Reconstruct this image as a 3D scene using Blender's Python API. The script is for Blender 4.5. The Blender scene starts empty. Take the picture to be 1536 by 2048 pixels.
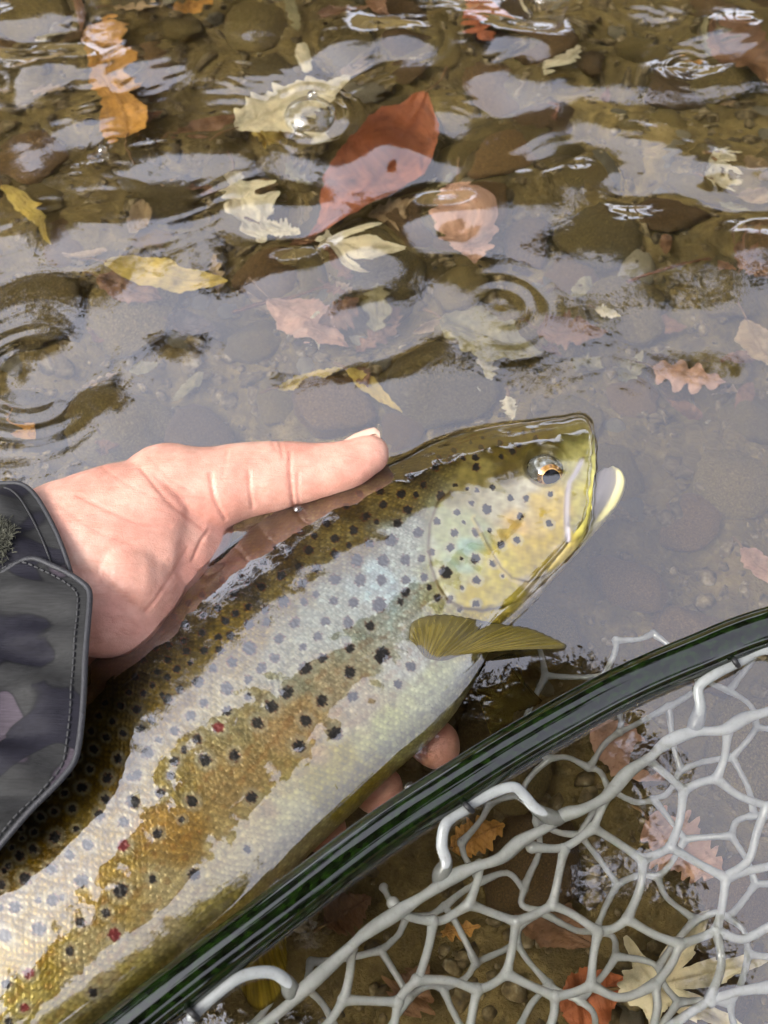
import bpy, bmesh, math, random
import numpy as np
from mathutils import Vector, Matrix, noise as mnoise

R = math.radians
scene = bpy.context.scene
col = scene.collection

# ------------------------------------------------------------------ camera
PITCH = R(30.0)                 # off vertical
VT = math.tan(R(26.0))          # half of the vertical field of view
DIST = 0.44
CAM = np.array([0.0, -DIST*math.sin(PITCH), DIST*math.cos(PITCH)])
cam = bpy.data.cameras.new('camera')
cam.sensor_fit = 'VERTICAL'; cam.sensor_height = 36.0; cam.sensor_width = 27.0
cam.lens = 18.0/VT
cam.clip_start = 0.01; cam.clip_end = 400.0
cam.dof.use_dof = True; cam.dof.focus_distance = 0.415; cam.dof.aperture_fstop = 12.0
camo = bpy.data.objects.new('camera', cam); col.objects.link(camo)
camo.location = CAM; camo.rotation_euler = (PITCH, 0, 0)
scene.camera = camo

# ------------------------------------------------------------------ world, sun, exposure
SUN_ELEV, SUN_AZ = 48.0, 245.0   # azimuth clockwise from +Y
world = bpy.data.worlds.new('World'); scene.world = world; world.use_nodes = True
wn = world.node_tree; wn.nodes.clear()
sky = wn.nodes.new('ShaderNodeTexSky'); sky.sky_type = 'NISHITA'; sky.sun_disc = False
sky.sun_elevation = R(SUN_ELEV); sky.sun_rotation = R(SUN_AZ)
sky.air_density = 1.0; sky.dust_density = 3.0; sky.ozone_density = 1.0
hs = wn.nodes.new('ShaderNodeHueSaturation'); hs.inputs['Saturation'].default_value = 0.30; hs.inputs['Hue'].default_value = 0.535
bg = wn.nodes.new('ShaderNodeBackground'); bg.inputs['Strength'].default_value = 0.15
wo = wn.nodes.new('ShaderNodeOutputWorld')
wn.links.new(sky.outputs[0], hs.inputs['Color']); wn.links.new(hs.outputs[0], bg.inputs[0])
wn.links.new(bg.outputs[0], wo.inputs[0])
sun = bpy.data.lights.new('sun', 'SUN'); sun.energy = 0.7; sun.angle = R(24); sun.color = (1, .96, .9)
suno = bpy.data.objects.new('sun', sun); col.objects.link(suno)
sd = Vector((math.sin(R(SUN_AZ))*math.cos(R(SUN_ELEV)), math.cos(R(SUN_AZ))*math.cos(R(SUN_ELEV)), math.sin(R(SUN_ELEV))))
suno.rotation_euler = (-sd).to_track_quat('-Z', 'Y').to_euler(); suno.location = (2, 3, 8)
scene.view_settings.view_transform = 'Standard'; scene.view_settings.look = 'None'
scene.view_settings.gamma = 1.0; scene.view_settings.exposure = 2.12
scene.view_settings.use_curve_mapping = False
cy = scene.cycles
cy.use_denoising = True
try: cy.denoiser = 'OPENIMAGEDENOISE'; cy.denoising_input_passes = 'RGB_ALBEDO_NORMAL'; cy.denoising_prefilter = 'ACCURATE'
except Exception: pass
cy.max_bounces = 14; cy.diffuse_bounces = 3; cy.glossy_bounces = 4; cy.transmission_bounces = 10; cy.transparent_max_bounces = 16
cy.caustics_reflective = True; cy.caustics_refractive = True; cy.blur_glossy = 0.3
cy.sample_clamp_indirect = 8.0

# ------------------------------------------------------------------ picture <-> place helpers (photo pixels, 1536 x 2048)
NW = 1.333
FWD = np.array([0, math.sin(PITCH), -math.cos(PITCH)]); UPV = np.array([0, math.cos(PITCH), math.sin(PITCH)])
def ray(u, v):
    return FWD + np.array([1., 0, 0])*((u-768)/1024*VT) + UPV*((1024-v)/1024*VT)
def P(u, v, z=0.0):
    """point in air at height z seen at pixel (u, v)"""
    d = ray(u, v); t = (z-CAM[2])/d[2]
    return CAM + d*t
def W(u, v, z):
    """point under the water (z < 0) seen at pixel (u, v) through a level surface"""
    if z >= 0: return P(u, v, z)
    d = ray(u, v); d = d/np.linalg.norm(d); p = P(u, v, 0.0)
    c = -d[2]; e = 1/NW; k = math.sqrt(1-e*e*(1-c*c))
    q = d*e + np.array([0, 0, 1.])*(e*c-k)
    return p + q*(z/q[2])
def project(pts):
    """pixels of points, refraction included for those under water"""
    pts = np.asarray(pts, float); d = pts-CAM; Rr = np.hypot(d[:, 0], d[:, 1])+1e-9
    dep = np.maximum(-pts[:, 2], 0); hc = CAM[2]
    lo = np.zeros_like(Rr); hi = Rr.copy()
    for _ in range(36):
        m = (lo+hi)/2
        f = m/np.hypot(m, hc) - NW*(Rr-m)/np.hypot(Rr-m, dep+1e-9)
        lo = np.where(f < 0, m, lo); hi = np.where(f < 0, hi, m)
    r = np.where(dep > 0, (lo+hi)/2, Rr)
    q = np.stack([CAM[0]+d[:, 0]/Rr*r, CAM[1]+d[:, 1]/Rr*r, np.where(dep > 0, 0, pts[:, 2])], 1)-CAM
    zc = q@FWD
    return 768+q[:, 0]/zc/VT*1024, 1024-(q@UPV)/zc/VT*1024
def catmull(pts, n, closed=False):
    pts = np.asarray(pts, float); m = len(pts)
    if closed: ext = np.vstack([pts[-1], pts, pts[0], pts[1]]); segs = m
    else: ext = np.vstack([2*pts[0]-pts[1], pts, 2*pts[-1]-pts[-2]]); segs = m-1
    T = np.linspace(0, segs, n, endpoint=not closed); i = np.minimum(T.astype(int), segs-1); t = (T-i)[:, None]
    a, b, c, d = ext[i], ext[i+1], ext[i+2], ext[i+3]
    return .5*((2*b)+(-a+c)*t+(2*a-5*b+4*c-d)*t*t+(-a+3*b-3*c+d)*t**3)
def resample(pts, n):
    pts = np.asarray(pts, float); l = np.r_[0, np.cumsum(np.linalg.norm(np.diff(pts, axis=0), axis=1))]
    t = np.linspace(0, l[-1], n)
    return np.stack([np.interp(t, l, pts[:, k]) for k in range(pts.shape[1])], 1)
def sstep(a, b, x):
    t = np.clip((x-a)/(b-a), 0, 1); return t*t*(3-2*t)
def lin(r, g, b):
    f = lambda c: (c/255/12.92 if c/255 <= .04045 else ((c/255+.055)/1.055)**2.4)
    return (f(r), f(g), f(b))
def linarr(a):
    a = np.asarray(a, float)/255
    return np.where(a <= .04045, a/12.92, ((a+.055)/1.055)**2.4)
def polydist(px, py, pts, closed=False):
    """distance to a polyline, and inside mask when closed"""
    pts = np.asarray(pts, float); q = np.vstack([pts, pts[:1]]) if closed else pts
    best = np.full(px.shape, 1e9); ins = np.zeros(px.shape, bool)
    for (x0, y0), (x1, y1) in zip(q[:-1], q[1:]):
        dx, dy = x1-x0, y1-y0; L = dx*dx+dy*dy+1e-12
        t = np.clip(((px-x0)*dx+(py-y0)*dy)/L, 0, 1)
        best = np.minimum(best, np.hypot(px-x0-t*dx, py-y0-t*dy))
        if closed:
            c = ((y0 > py) != (y1 > py)) & (px < (x1-x0)*(py-y0)/(y1-y0+1e-12)+x0)
            ins ^= c
    return best, ins
class SNoise:
    """smooth noise as a sum of random waves (vectorised)"""
    def __init__(s, seed, lmin, lmax, n=24, dims=2):
        g = np.random.RandomState(seed); lam = np.exp(g.uniform(np.log(lmin), np.log(lmax), n))
        v = g.normal(size=(n, dims)); v /= np.linalg.norm(v, axis=1)[:, None]
        s.k = v*2*np.pi/lam[:, None]; s.p = g.uniform(0, 6.28, n); s.a = (lam/lmax)**.5; s.a = s.a/math.sqrt((s.a**2).sum()/2)
    def __call__(s, *xs):
        o = 0
        for k, p, a in zip(s.k, s.p, s.a):
            o = o + a*np.sin(sum(kk*x for kk, x in zip(k, xs))+p)
        return o

# ------------------------------------------------------------------ mesh helpers
def mesh(name, V, F, smooth=True):
    me = bpy.data.meshes.new(name)
    V = np.asarray(V, np.float32); 
    if isinstance(F, np.ndarray):
        n = F.shape[1]; m = len(F)
        me.vertices.add(len(V)); me.vertices.foreach_set('co', V.ravel())
        me.loops.add(m*n); me.loops.foreach_set('vertex_index', F.astype(np.int32).ravel())
        me.polygons.add(m); me.polygons.foreach_set('loop_start', np.arange(0, m*n, n, dtype=np.int32))
        me.update(calc_edges=True); me.validate()
    else:
        me.from_pydata([tuple(map(float, v)) for v in V], [], [tuple(map(int, f)) for f in F]); me.update()
    if smooth: me.polygons.foreach_set('use_smooth', np.ones(len(me.polygons), bool))
    return me
def grid_faces(ni, nj, wrap_j=False, wrap_i=False):
    I = np.arange(ni if wrap_i else ni-1); J = np.arange(nj if wrap_j else nj-1)
    i, j = np.meshgrid(I, J, indexing='ij'); i2 = (i+1) % ni; j2 = (j+1) % nj
    return np.stack([i*nj+j, i2*nj+j, i2*nj+j2, i*nj+j2], -1).reshape(-1, 4)
def fattr(me, name, arr):
    a = me.attributes.new(name, 'FLOAT', 'POINT'); a.data.foreach_set('value', np.asarray(arr, np.float32).ravel())
def cattr(me, name, arr):
    a = me.attributes.new(name, 'FLOAT_COLOR', 'POINT'); c = np.ones((len(arr), 4), np.float32); c[:, :3] = arr
    a.data.foreach_set('color', c.ravel())
def uvset(me, uv):
    L = me.uv_layers.new(name='UVMap'); idx = np.empty(len(me.loops), np.int32); me.loops.foreach_get('vertex_index', idx)
    L.data.foreach_set('uv', np.asarray(uv, np.float32)[idx].ravel())
def obj(name, me, mat=None, parent=None, label=None, cat=None, group=None, kind=None):
    o = bpy.data.objects.new(name, me); col.objects.link(o)
    if mat is not None and me is not None:
        if len(me.materials) == 0: me.materials.append(mat)
    if parent is not None: o.parent = parent
    if label: o['label'] = label
    if cat: o['category'] = cat
    if group: o['group'] = group
    if kind: o['kind'] = kind
    return o
def frames(path):
    path = np.asarray(path, float); T = np.gradient(path, axis=0); T /= np.linalg.norm(T, axis=1)[:, None]+1e-12
    up = np.array([0, 0, 1.]); S = np.cross(T, up); 
    bad = np.linalg.norm(S, axis=1) < .05; S[bad] = np.array([1., 0, 0])
    S /= np.linalg.norm(S, axis=1)[:, None]; N = np.cross(S, T)
    return T, S, N
def tube_arrays(path, rad, nseg=12, flat=1.0, cap=True, closed=False):
    """tapered tube round a path; flat scales the vertical half width; round ends"""
    path = np.asarray(path, float); rad = np.broadcast_to(np.asarray(rad, float), (len(path),)).copy()
    if cap and not closed:
        T, _, _ = frames(path); k = 5
        a = np.linspace(0, np.pi/2, k+1)[:-1]
        p0 = path[0]-T[0]*(rad[0]*np.cos(a))[:, None]; p1 = path[-1]+T[-1]*(rad[-1]*np.cos(a[::-1]))[:, None]
        path = np.vstack([p0, path, p1]); rad = np.r_[rad[0]*np.maximum(np.sin(a), .04), rad, rad[-1]*np.maximum(np.sin(a[::-1]), .04)]
    T, S, N = frames(path)
    if closed:
        T = np.roll(path, -1, 0)-np.roll(path, 1, 0); T /= np.linalg.norm(T, axis=1)[:, None]; S = np.cross(T, [0, 0, 1.]); S /= np.linalg.norm(S, axis=1)[:, None]; N = np.cross(S, T)
    th = np.linspace(0, 2*np.pi, nseg, endpoint=False)
    V = path[:, None]+rad[:, None, None]*(np.cos(th)[None, :, None]*S[:, None]+flat*np.sin(th)[None, :, None]*N[:, None])
    F = grid_faces(len(path), nseg, wrap_j=True, wrap_i=closed)
    return V.reshape(-1, 3), F
def join(parts):
    Vs, Fs, o = [], [], 0
    for V, F in parts:
        Vs.append(V); Fs.append(F+o); o += len(V)
    return np.vstack(Vs), np.vstack(Fs)

# ------------------------------------------------------------------ material helpers
def mat(name):
    m = bpy.data.materials.new(name); m.use_nodes = True; nt = m.node_tree; nt.nodes.clear()
    out = nt.nodes.new('ShaderNodeOutputMaterial'); return m, nt, out
def N(nt, typ, **kw):
    n = nt.nodes.new(typ)
    for k, v in kw.items():
        if k in n.inputs: 
            n.inputs[k].default_value = v
        else: setattr(n, k, v)
    return n
def ramp(nt, src, stops):
    r = nt.nodes.new('ShaderNodeValToRGB'); e = r.color_ramp.elements
    while len(e) < len(stops): e.new(.5)
    for q, (p, c) in zip(e, stops):
        q.position = p; q.color = (*c, 1) if len(c) == 3 else c
    nt.links.new(src, r.inputs[0]); return r
def mixc(nt, fac, a, b, mode='MIX'):
    m = nt.nodes.new('ShaderNodeMix'); m.data_type = 'RGBA'; m.blend_type = mode
    for s, i in ((fac, 0), (a, 6), (b, 7)):
        if hasattr(s, 'is_linked') or hasattr(s, 'links'): nt.links.new(s, m.inputs[i])
        elif i == 0: m.inputs[0].default_value = s
        else: m.inputs[i].default_value = (*s, 1) if len(s) == 3 else s
    return m.outputs[2]
def math_n(nt, op, a, b=None, clamp=False):
    m = nt.nodes.new('ShaderNodeMath'); m.operation = op; m.use_clamp = clamp
    for s, i in ((a, 0), (b, 1)):
        if s is None: continue
        if hasattr(s, 'links'): nt.links.new(s, m.inputs[i])
        else: m.inputs[i].default_value = s
    return m.outputs[0]
def noise_n(nt, scale, detail=4, rough=.55, coord='Object', dist=0.0):
    tc = nt.nodes.new('ShaderNodeTexCoord'); n = nt.nodes.new('ShaderNodeTexNoise')
    n.inputs['Scale'].default_value = scale; n.inputs['Detail'].default_value = detail; n.inputs['Roughness'].default_value = rough
    n.inputs['Distortion'].default_value = dist
    nt.links.new(tc.outputs[coord], n.inputs['Vector']); return n
def bump_n(nt, h, strength=.4, dist=.001):
    b = nt.nodes.new('ShaderNodeBump'); b.inputs['Strength'].default_value = strength; b.inputs['Distance'].default_value = dist
    nt.links.new(h, b.inputs['Height']); return b.outputs[0]
def attr_n(nt, name):
    a = nt.nodes.new('ShaderNodeAttribute'); a.attribute_name = name; return a
def principled(nt, out, **kw):
    p = nt.nodes.new('ShaderNodeBsdfPrincipled')
    for k, v in kw.items():
        k = k.replace('_', ' ')
        if hasattr(v, 'links'): nt.links.new(v, p.inputs[k])
        else: p.inputs[k].default_value = (*v, 1) if isinstance(v, tuple) and len(v) == 3 and k in ('Base Color', 'Sheen Tint', 'Specular Tint') else v
    nt.links.new(p.outputs[0], out.inputs[0]); return p

# --- water: refracting sheet with mirror-like reflection
WATER_REFL = 2.0
def water_material():
    m, nt, out = mat('stream_water')
    n1 = noise_n(nt, 55, 3, .5); n2 = noise_n(nt, 260, 2, .5)
    b = bump_n(nt, math_n(nt, 'ADD', n1.outputs[0], math_n(nt, 'MULTIPLY', n2.outputs[0], .12)), .05, .004)
    fr = N(nt, 'ShaderNodeFresnel', IOR=1.333); nt.links.new(b, fr.inputs['Normal'])
    k = math_n(nt, 'ADD', math_n(nt, 'MULTIPLY', fr.outputs[0], WATER_REFL), .105, True)
    rf = N(nt, 'ShaderNodeBsdfRefraction', IOR=NW, Roughness=0.0); rf.inputs['Color'].default_value = (.985, .975, .94, 1)
    gl = N(nt, 'ShaderNodeBsdfGlossy', Roughness=0.0); gl.inputs['Color'].default_value = (1, 1, 1, 1)
    nt.links.new(b, rf.inputs['Normal']); nt.links.new(b, gl.inputs['Normal'])
    mx = nt.nodes.new('ShaderNodeMixShader'); nt.links.new(k, mx.inputs[0]); nt.links.new(rf.outputs[0], mx.inputs[1]); nt.links.new(gl.outputs[0], mx.inputs[2])
    nt.links.new(mx.outputs[0], out.inputs[0]); return m
def bed_material():
    m, nt, out = mat('silty_bed')
    n1 = noise_n(nt, 9, 6, .6); n2 = noise_n(nt, 70, 5, .65); n3 = noise_n(nt, 420, 3, .6)
    c = ramp(nt, n1.outputs[0], [(.3, (.060, .042, .010)), (.5, (.14, .098, .024)), (.7, (.24, .17, .05))])
    c2 = ramp(nt, n2.outputs[0], [(.35, (.045, .031, .010)), (.55, (.15, .105, .03)), (.75, (.34, .25, .10))])
    cc = mixc(nt, .55, c.outputs[0], c2.outputs[0])
    h = math_n(nt, 'ADD', n2.outputs[0], math_n(nt, 'MULTIPLY', n3.outputs[0], .3))
    principled(nt, out, Base_Color=cc, Roughness=.9, Normal=bump_n(nt, h, .8, .006)); return m
def stone_material(name, a, b, c):
    m, nt, out = mat(name)
    oi = nt.nodes.new('ShaderNodeObjectInfo')
    n1 = noise_n(nt, 28, 6, .62, dist=.6); n2 = noise_n(nt, 190, 4, .6)
    cr = ramp(nt, n1.outputs[0], [(.3, a), (.52, b), (.72, c)])
    sp = ramp(nt, n2.outputs[0], [(.38, (.55, .5, .42)), (.6, (1.15, 1.1, 1))])
    cc = mixc(nt, 1.0, cr.outputs[0], sp.outputs[0], 'MULTIPLY')
    hsn = nt.nodes.new('ShaderNodeHueSaturation'); nt.links.new(cc, hsn.inputs['Color'])
    nt.links.new(math_n(nt, 'ADD', math_n(nt, 'MULTIPLY', oi.outputs['Random'], .7), .65), hsn.inputs['Value'])
    principled(nt, out, Base_Color=hsn.outputs[0], Roughness=.75, Normal=bump_n(nt, n2.outputs[0], .6, .003)); return m
def leaf_material(name, base, vein, spotc, trans=.25):
    m, nt, out = mat(name)
    v = attr_n(nt, 'vein'); n1 = noise_n(nt, 60, 5, .62); n2 = noise_n(nt, 320, 3, .6)
    mot = ramp(nt, n1.outputs[0], [(.32, tuple(x*.5 for x in base)), (.5, base), (.72, tuple(min(1, x*1.35) for x in base))])
    sp = ramp(nt, n2.outputs[0], [(.58, (0, 0, 0)), (.7, (1, 1, 1))])
    c = mixc(nt, math_n(nt, 'MULTIPLY', sp.outputs[0], .45), mot.outputs[0], spotc)
    c = mixc(nt, math_n(nt, 'MULTIPLY', v.outputs['Fac'], .6), c, vein)
    h = math_n(nt, 'ADD', n1.outputs[0], math_n(nt, 'MULTIPLY', v.outputs['Fac'], .8))
    bn = bump_n(nt, h, .5, .0015)
    p = principled(nt, out, Base_Color=c, Roughness=.6, Normal=bn)
    t = N(nt, 'ShaderNodeBsdfTranslucent'); nt.links.new(c, t.inputs[0])
    mx = nt.nodes.new('ShaderNodeMixShader'); mx.inputs[0].default_value = trans
    nt.links.new(p.outputs[0], mx.inputs[1]); nt.links.new(t.outputs[0], mx.inputs[2]); nt.links.new(mx.outputs[0], out.inputs[0]); return m
def simple(name, c, rough=.6, metallic=0., scale=0, var=.3, bump=0, **kw):
    m, nt, out = mat(name)
    if scale:
        n = noise_n(nt, scale, 5, .6)
        cr = ramp(nt, n.outputs[0], [(.3, tuple(x*(1-var) for x in c)), (.7, tuple(min(1, x*(1+var)) for x in c))])
        kw['Base_Color'] = cr.outputs[0]
        if bump: kw['Normal'] = bump_n(nt, n.outputs[0], .5, bump)
    else: kw['Base_Color'] = c
    principled(nt, out, Roughness=rough, Metallic=metallic, **kw); return m

# ================================================================== THE SETTING
def axis(lo, hi, step, far, grow=1.16):
    a = list(np.arange(lo, hi+step/2, step)); s = step; x = a[-1]
    while x < far: s *= grow; x += s; a.append(x)
    s = step; x = a[0]; pre = []
    while x > -far: s *= grow; x -= s; pre.append(x)
    return np.array(pre[::-1]+a)
BED = -0.115
_bn1 = SNoise(3, .25, 1.2, 14); _bn2 = SNoise(4, .03, .16, 30); _bn3 = SNoise(5, .008, .03, 30); _bn4 = SNoise(6, 2, 9, 12)
def bedz(x, y):
    near = np.exp(-(x*x+y*y)/4.0)
    z = BED+.010*_bn1(x, y)*near+.0035*_bn2(x, y)*near+.0009*_bn3(x, y)*near
    bank = sstep(2.6, 4.2, y)*1.1+sstep(-1.6, -2.8, y)*1.0+sstep(4, 30, np.abs(y))*4.0
    return z+bank+.12*_bn4(x, y)*sstep(2.6, 5, np.abs(y))
ax = axis(-.36, .36, .004, 60, 1.2); ay = axis(-.30, .52, .004, 60, 1.2)
X, Y = np.meshgrid(ax, ay, indexing='ij')
me = mesh('stream_bed', np.stack([X, Y, bedz(X, Y)], -1).reshape(-1, 3), grid_faces(len(ax), len(ay)))
obj('stream_bed', me, bed_material(), kind='structure')

# --- outline of the trout, needed first because its flank lifts the water film
SECT = [ # dorsal px, belly px, half thickness ratio
 ((1187, 900), (1181, 1010), .15), ((1182, 866), (1177, 1048), .22), ((1160, 845), (1166, 1080), .255), ((1110, 853), (1138, 1120), .275), ((1050, 861), (1104, 1160), .28),
 ((980, 868), (1073, 1197), .28), ((915, 880), (1043, 1232), .275), ((850, 900), (1005, 1268), .27), ((790, 932), (975, 1305), .265), ((706, 958), (948, 1362), .265),
 ((620, 992), (912, 1422), .265), ((536, 1042), (860, 1482), .265), ((446, 1106), (786, 1546), .265), ((364, 1162), (702, 1628), .265), ((282, 1226), (620, 1706), .265),
 ((208, 1298), (538, 1788), .265), ((140, 1412), (432, 1866), .265), ((50, 1530), (312, 1966), .265), ((-40, 1652), (182, 2058), .265), ((-130, 1780), (44, 2150), .26),
 ((-230, 1920), (-100, 2250), .25), ((-330, 2050), (-240, 2330), .22), ((-420, 2180), (-350, 2390), .18)]
FILM = -.0105
def fish_z(Dp, Bp, ratio):
    a, b = W(*Dp, -.03), W(*Bp, -.03); h = np.linalg.norm(a-b)*ratio
    return -(FILM+h), h
secD, secB, secH, dn = [], [], [], []
for Dp, Bp, r in SECT:
    z, h = fish_z(Dp, Bp, r); secD.append(W(*Dp, z-.001)); secB.append(W(*Bp, z+.004)); secH.append(h)
secD, secB, secH = np.array(secD), np.array(secB), np.array(secH)
mid = (secD+secB)/2
NS = 940; NT = 250; NB = 70
par = np.r_[0, np.cumsum(np.linalg.norm(np.diff(mid, axis=0), axis=1))]
def crs(A, n):   # smooth curve through stations, sampled evenly along the body
    dense = catmull(A, 2000); T = np.linspace(0, len(A)-1, 2000)
    arc = np.interp(T, np.arange(len(A)), par); return np.stack([np.interp(np.linspace(0, par[-1], n), arc, dense[:, k]) for k in range(A.shape[1])], 1)
D_, B_, H_ = crs(secD, NS), crs(secB, NS), crs(secH[:, None], NS)[:, 0]
arcS = np.linspace(0, par[-1], NS)
C_ = (D_+B_)/2; E_ = (D_-B_)/2; hgt = np.linalg.norm(E_, axis=1)*2
nrm = np.array([0, -.10, 1.]); nrm /= np.linalg.norm(nrm)
thv = np.linspace(0, np.pi, NT); thb = np.linspace(np.pi, 2*np.pi, NB+2)[1:-1]
th = np.r_[thv, thb]
prof = np.sign(np.sin(th))*np.abs(np.sin(th))**.88
V = C_[:, None]+np.cos(th)[None, :, None]*E_[:, None]+(H_[:, None]*prof[None])[..., None]*nrm
NJ = len(th)

# --- water surface: swell, ripples and rings as relief
g = np.random.RandomState(11)
def waves(n, l0, l1, ang, spread, seed):
    q = np.random.RandomState(seed); L = np.exp(q.uniform(np.log(l0), np.log(l1), n)); a = q.normal(ang, spread, n)
    return [(2*np.pi/l*math.cos(t), 2*np.pi/l*math.sin(t), q.uniform(0, 6.28), l) for l, t in zip(L, a)]
SWELL = waves(30, .034, .12, R(78), .75, 21)
CAP = waves(16, .006, .012, R(112), .22, 22)
CAP2 = waves(14, .005, .010, R(85), .30, 23)
_e1 = SNoise(31, .08, .3, 14); _e2 = SNoise(32, .05, .14, 16)
RINGS = [  # u, v, wavelength, amplitude, ring radius, width
    (1112, -10, .017, .0007, .0255, .008), (622, 232, .0075, .00034, .018, .013), (1375, 135, .006, .00016, .012, .010),
    (1000, 610, .011, .00026, .016, .015), (1215, 862, .0085, .00012, .030, .022), (770, 868, .006, .00012, .008, .008), (610, 690, .005, .00012, .004, .008),
    (225, 290, .006, .0002, .006, .008), (700, 1010, .006, .00006, .01, .01), (60, 760, .009, .0002, .02, .02)]
def waterz(x, y):
    env = .10+.90*sstep(.03, .20, y)
    env = env*np.where(y < .05, 1, 1)*(1-.9*sstep(.02, -.05, y))
    left = sstep(-.06, -.14, x)*sstep(-.04, .06, y)*.5
    env = np.maximum(env, left)
    calm = .35+.65*sstep(-.6, .8, _e1(x, y))
    z = 0
    for kx, ky, p, l in SWELL: z = z+(.0088*l)*np.sin(kx*x+ky*y+p)
    z = z*env*calm*1.0
    cz = 0
    for kx, ky, p, l in CAP: cz = cz+.0028*l*np.sin(kx*x+ky*y+p)
    cz2 = 0
    for kx, ky, p, l in CAP2: cz2 = cz2+.0028*l*np.sin(kx*x+ky*y+p)
    z = z+cz*sstep(.2, 1.3, _e2(x, y))*sstep(.12, .2, y)+cz2*sstep(.2, 1.4, -_e2(x, y))*sstep(.10, .18, y)
    for u, v, l, a, r0, w in RINGS:
        c = P(u, v, 0); r = np.hypot(x-c[0], y-c[1])
        z = z+a*(.55+.45*np.sin(np.arctan2(y-c[1], x-c[0])*1.0+u)+.25*_e2(x, y))*np.cos(2*np.pi*(r-r0)/l+.5*_e2(x*2, y*2))*np.exp(-((r-r0)/w)**2)
    far = np.exp(-np.maximum(np.hypot(x, y)-.6, 0)*2)
    return z*far
ax = axis(-.33, .33, .0013, 60, 1.22); ay = axis(-.235, .40, .0013, 60, 1.22)
X, Y = np.meshgrid(ax, ay, indexing='ij')
ZW = waterz(X, Y)
top_ = np.full(X.shape, -.05); fv = V[:, :NT].reshape(-1, 3); ok_ = (fv[:, 2] > -.02) & (np.abs(fv[:, 0]) < .33) & (fv[:, 1] > -.235) & (fv[:, 1] < .4)
fi = np.searchsorted(ax, fv[ok_, 0]); fj = np.searchsorted(ay, fv[ok_, 1]); np.maximum.at(top_, (np.clip(fi, 0, len(ax)-1), np.clip(fj, 0, len(ay)-1)), fv[ok_, 2])
sm_ = np.maximum(top_, -.02)
for _ in range(5):
    sm_[1:-1, 1:-1] = (sm_[1:-1, 1:-1]*2+sm_[:-2, 1:-1]+sm_[2:, 1:-1]+sm_[1:-1, :-2]+sm_[1:-1, 2:])/6
film = sm_+.0023+.00005*SNoise(36, .006, .02, 24)(X, Y)
kk = .0018; mx_ = np.maximum(ZW, film); ZW = mx_+kk*np.log(np.exp((ZW-mx_)/kk)+np.exp((film-mx_)/kk))
me = mesh('stream_water', np.stack([X, Y, ZW], -1).reshape(-1, 3), grid_faces(len(ax), len(ay)))
obj('stream_water', me, water_material(), kind='structure')

# ------------------------------------------------------------------ trees on the banks (mirrored in the water)
bark = simple('bark', (.035, .027, .02), .9, scale=9, var=.5, bump=.02)
foli = [leaf_material('autumn_foliage_brown', (.050, .032, .012), (.05, .035, .015), (.03, .018, .008), .15),
        leaf_material('autumn_foliage_olive', (.038, .042, .014), (.05, .05, .02), (.02, .02, .008), .15)]
def tree_meshes(seed, h, crown_r, crown_z, nleaf, leaf):
    q = np.random.RandomState(seed); parts = []
    tr = np.array([[0, 0, -.3], [q.uniform(-.1, .1), q.uniform(-.1, .1), h*.3], [q.uniform(-.25, .25), q.uniform(-.25, .25), h*.65], [q.uniform(-.3, .3), q.uniform(-.3, .3), h]])
    tp = catmull(tr, 24); parts.append(tube_arrays(tp, np.linspace(h*.022, h*.004, 24), 9))
    ends = []
    for k in range(16):
        f = q.uniform(.3, .97); b = tp[int(f*23)]; a = q.uniform(0, 6.28); L = crown_r*q.uniform(.6, 1.05)*(1.15-f*.6)
        e = b+np.array([math.cos(a)*L, math.sin(a)*L, L*q.uniform(.15, .7)]); md = (b+e)/2+q.normal(0, .06*L, 3)
        lp = catmull([b, md, e], 10); parts.append(tube_arrays(lp, np.linspace(h*.009*(1.2-f), h*.0015, 10), 6))
        ends += [lp[5], lp[7], lp[9]]
        for _ in range(3):
            s = lp[q.randint(4, 9)]; e2 = s+q.normal(0, .3*L, 3)+np.array([0, 0, .1*L]); parts.append(tube_arrays(np.linspace(s, e2, 5), np.linspace(h*.002, h*.0006, 5), 5)); ends.append(e2)
    tv, tf = join(parts)
    ends = np.array(ends); c = ends[q.randint(0, len(ends), nleaf)]+q.normal(0, crown_r*.14, (nleaf, 3))
    n = q.normal(size=(nleaf, 3)); n /= np.linalg.norm(n, axis=1)[:, None]
    t = np.cross(n, q.normal(size=(nleaf, 3))); t /= np.linalg.norm(t, axis=1)[:, None]; b = np.cross(n, t)
    s = leaf*q.uniform(.6, 1.3, (nleaf, 1))
    V = np.stack([c-t*s, c+b*s*.5+n*s*.12, c+t*s, c-b*s*.5+n*s*.12], 1).reshape(-1, 3)
    F = np.arange(nleaf*4).reshape(-1, 4)
    cm = mesh('crown', V, F, False); fattr(cm, 'vein', np.zeros(len(V)))
    return mesh('trunk', tv, tf), cm
TREES = [  # x, y, height, crown radius, kind, label
    (-4.4, 5.6, 7.0, 2.3, 1, 'tall olive leaved tree leaning over the far bank, upstream of the others'),
    (-1.4, 6.8, 5.2, 1.9, 0, 'brown autumn tree on the far bank with a narrow crown'),
    (1.5, 7.4, 5.1, 1.9, 1, 'olive green tree on the far bank between two brown ones'),
    (4.2, 6.8, 4.4, 1.8, 0, 'broad brown autumn tree on the far bank, downstream end'),
    (-6.8, 3.6, 5.6, 2.2, 0, 'big brown autumn tree beside the stream at its upstream bend'),
    (7.0, 3.9, 7.0, 2.4, 1, 'spreading olive tree beside the stream at its downstream bend'),
    (-1.6, -5.4, 6.5, 2.4, 1, 'olive tree on the near bank upstream of the angler'),
    (3.6, -5.6, 5.0, 2.0, 0, 'brown tree on the near bank behind the landing net')]
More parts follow.
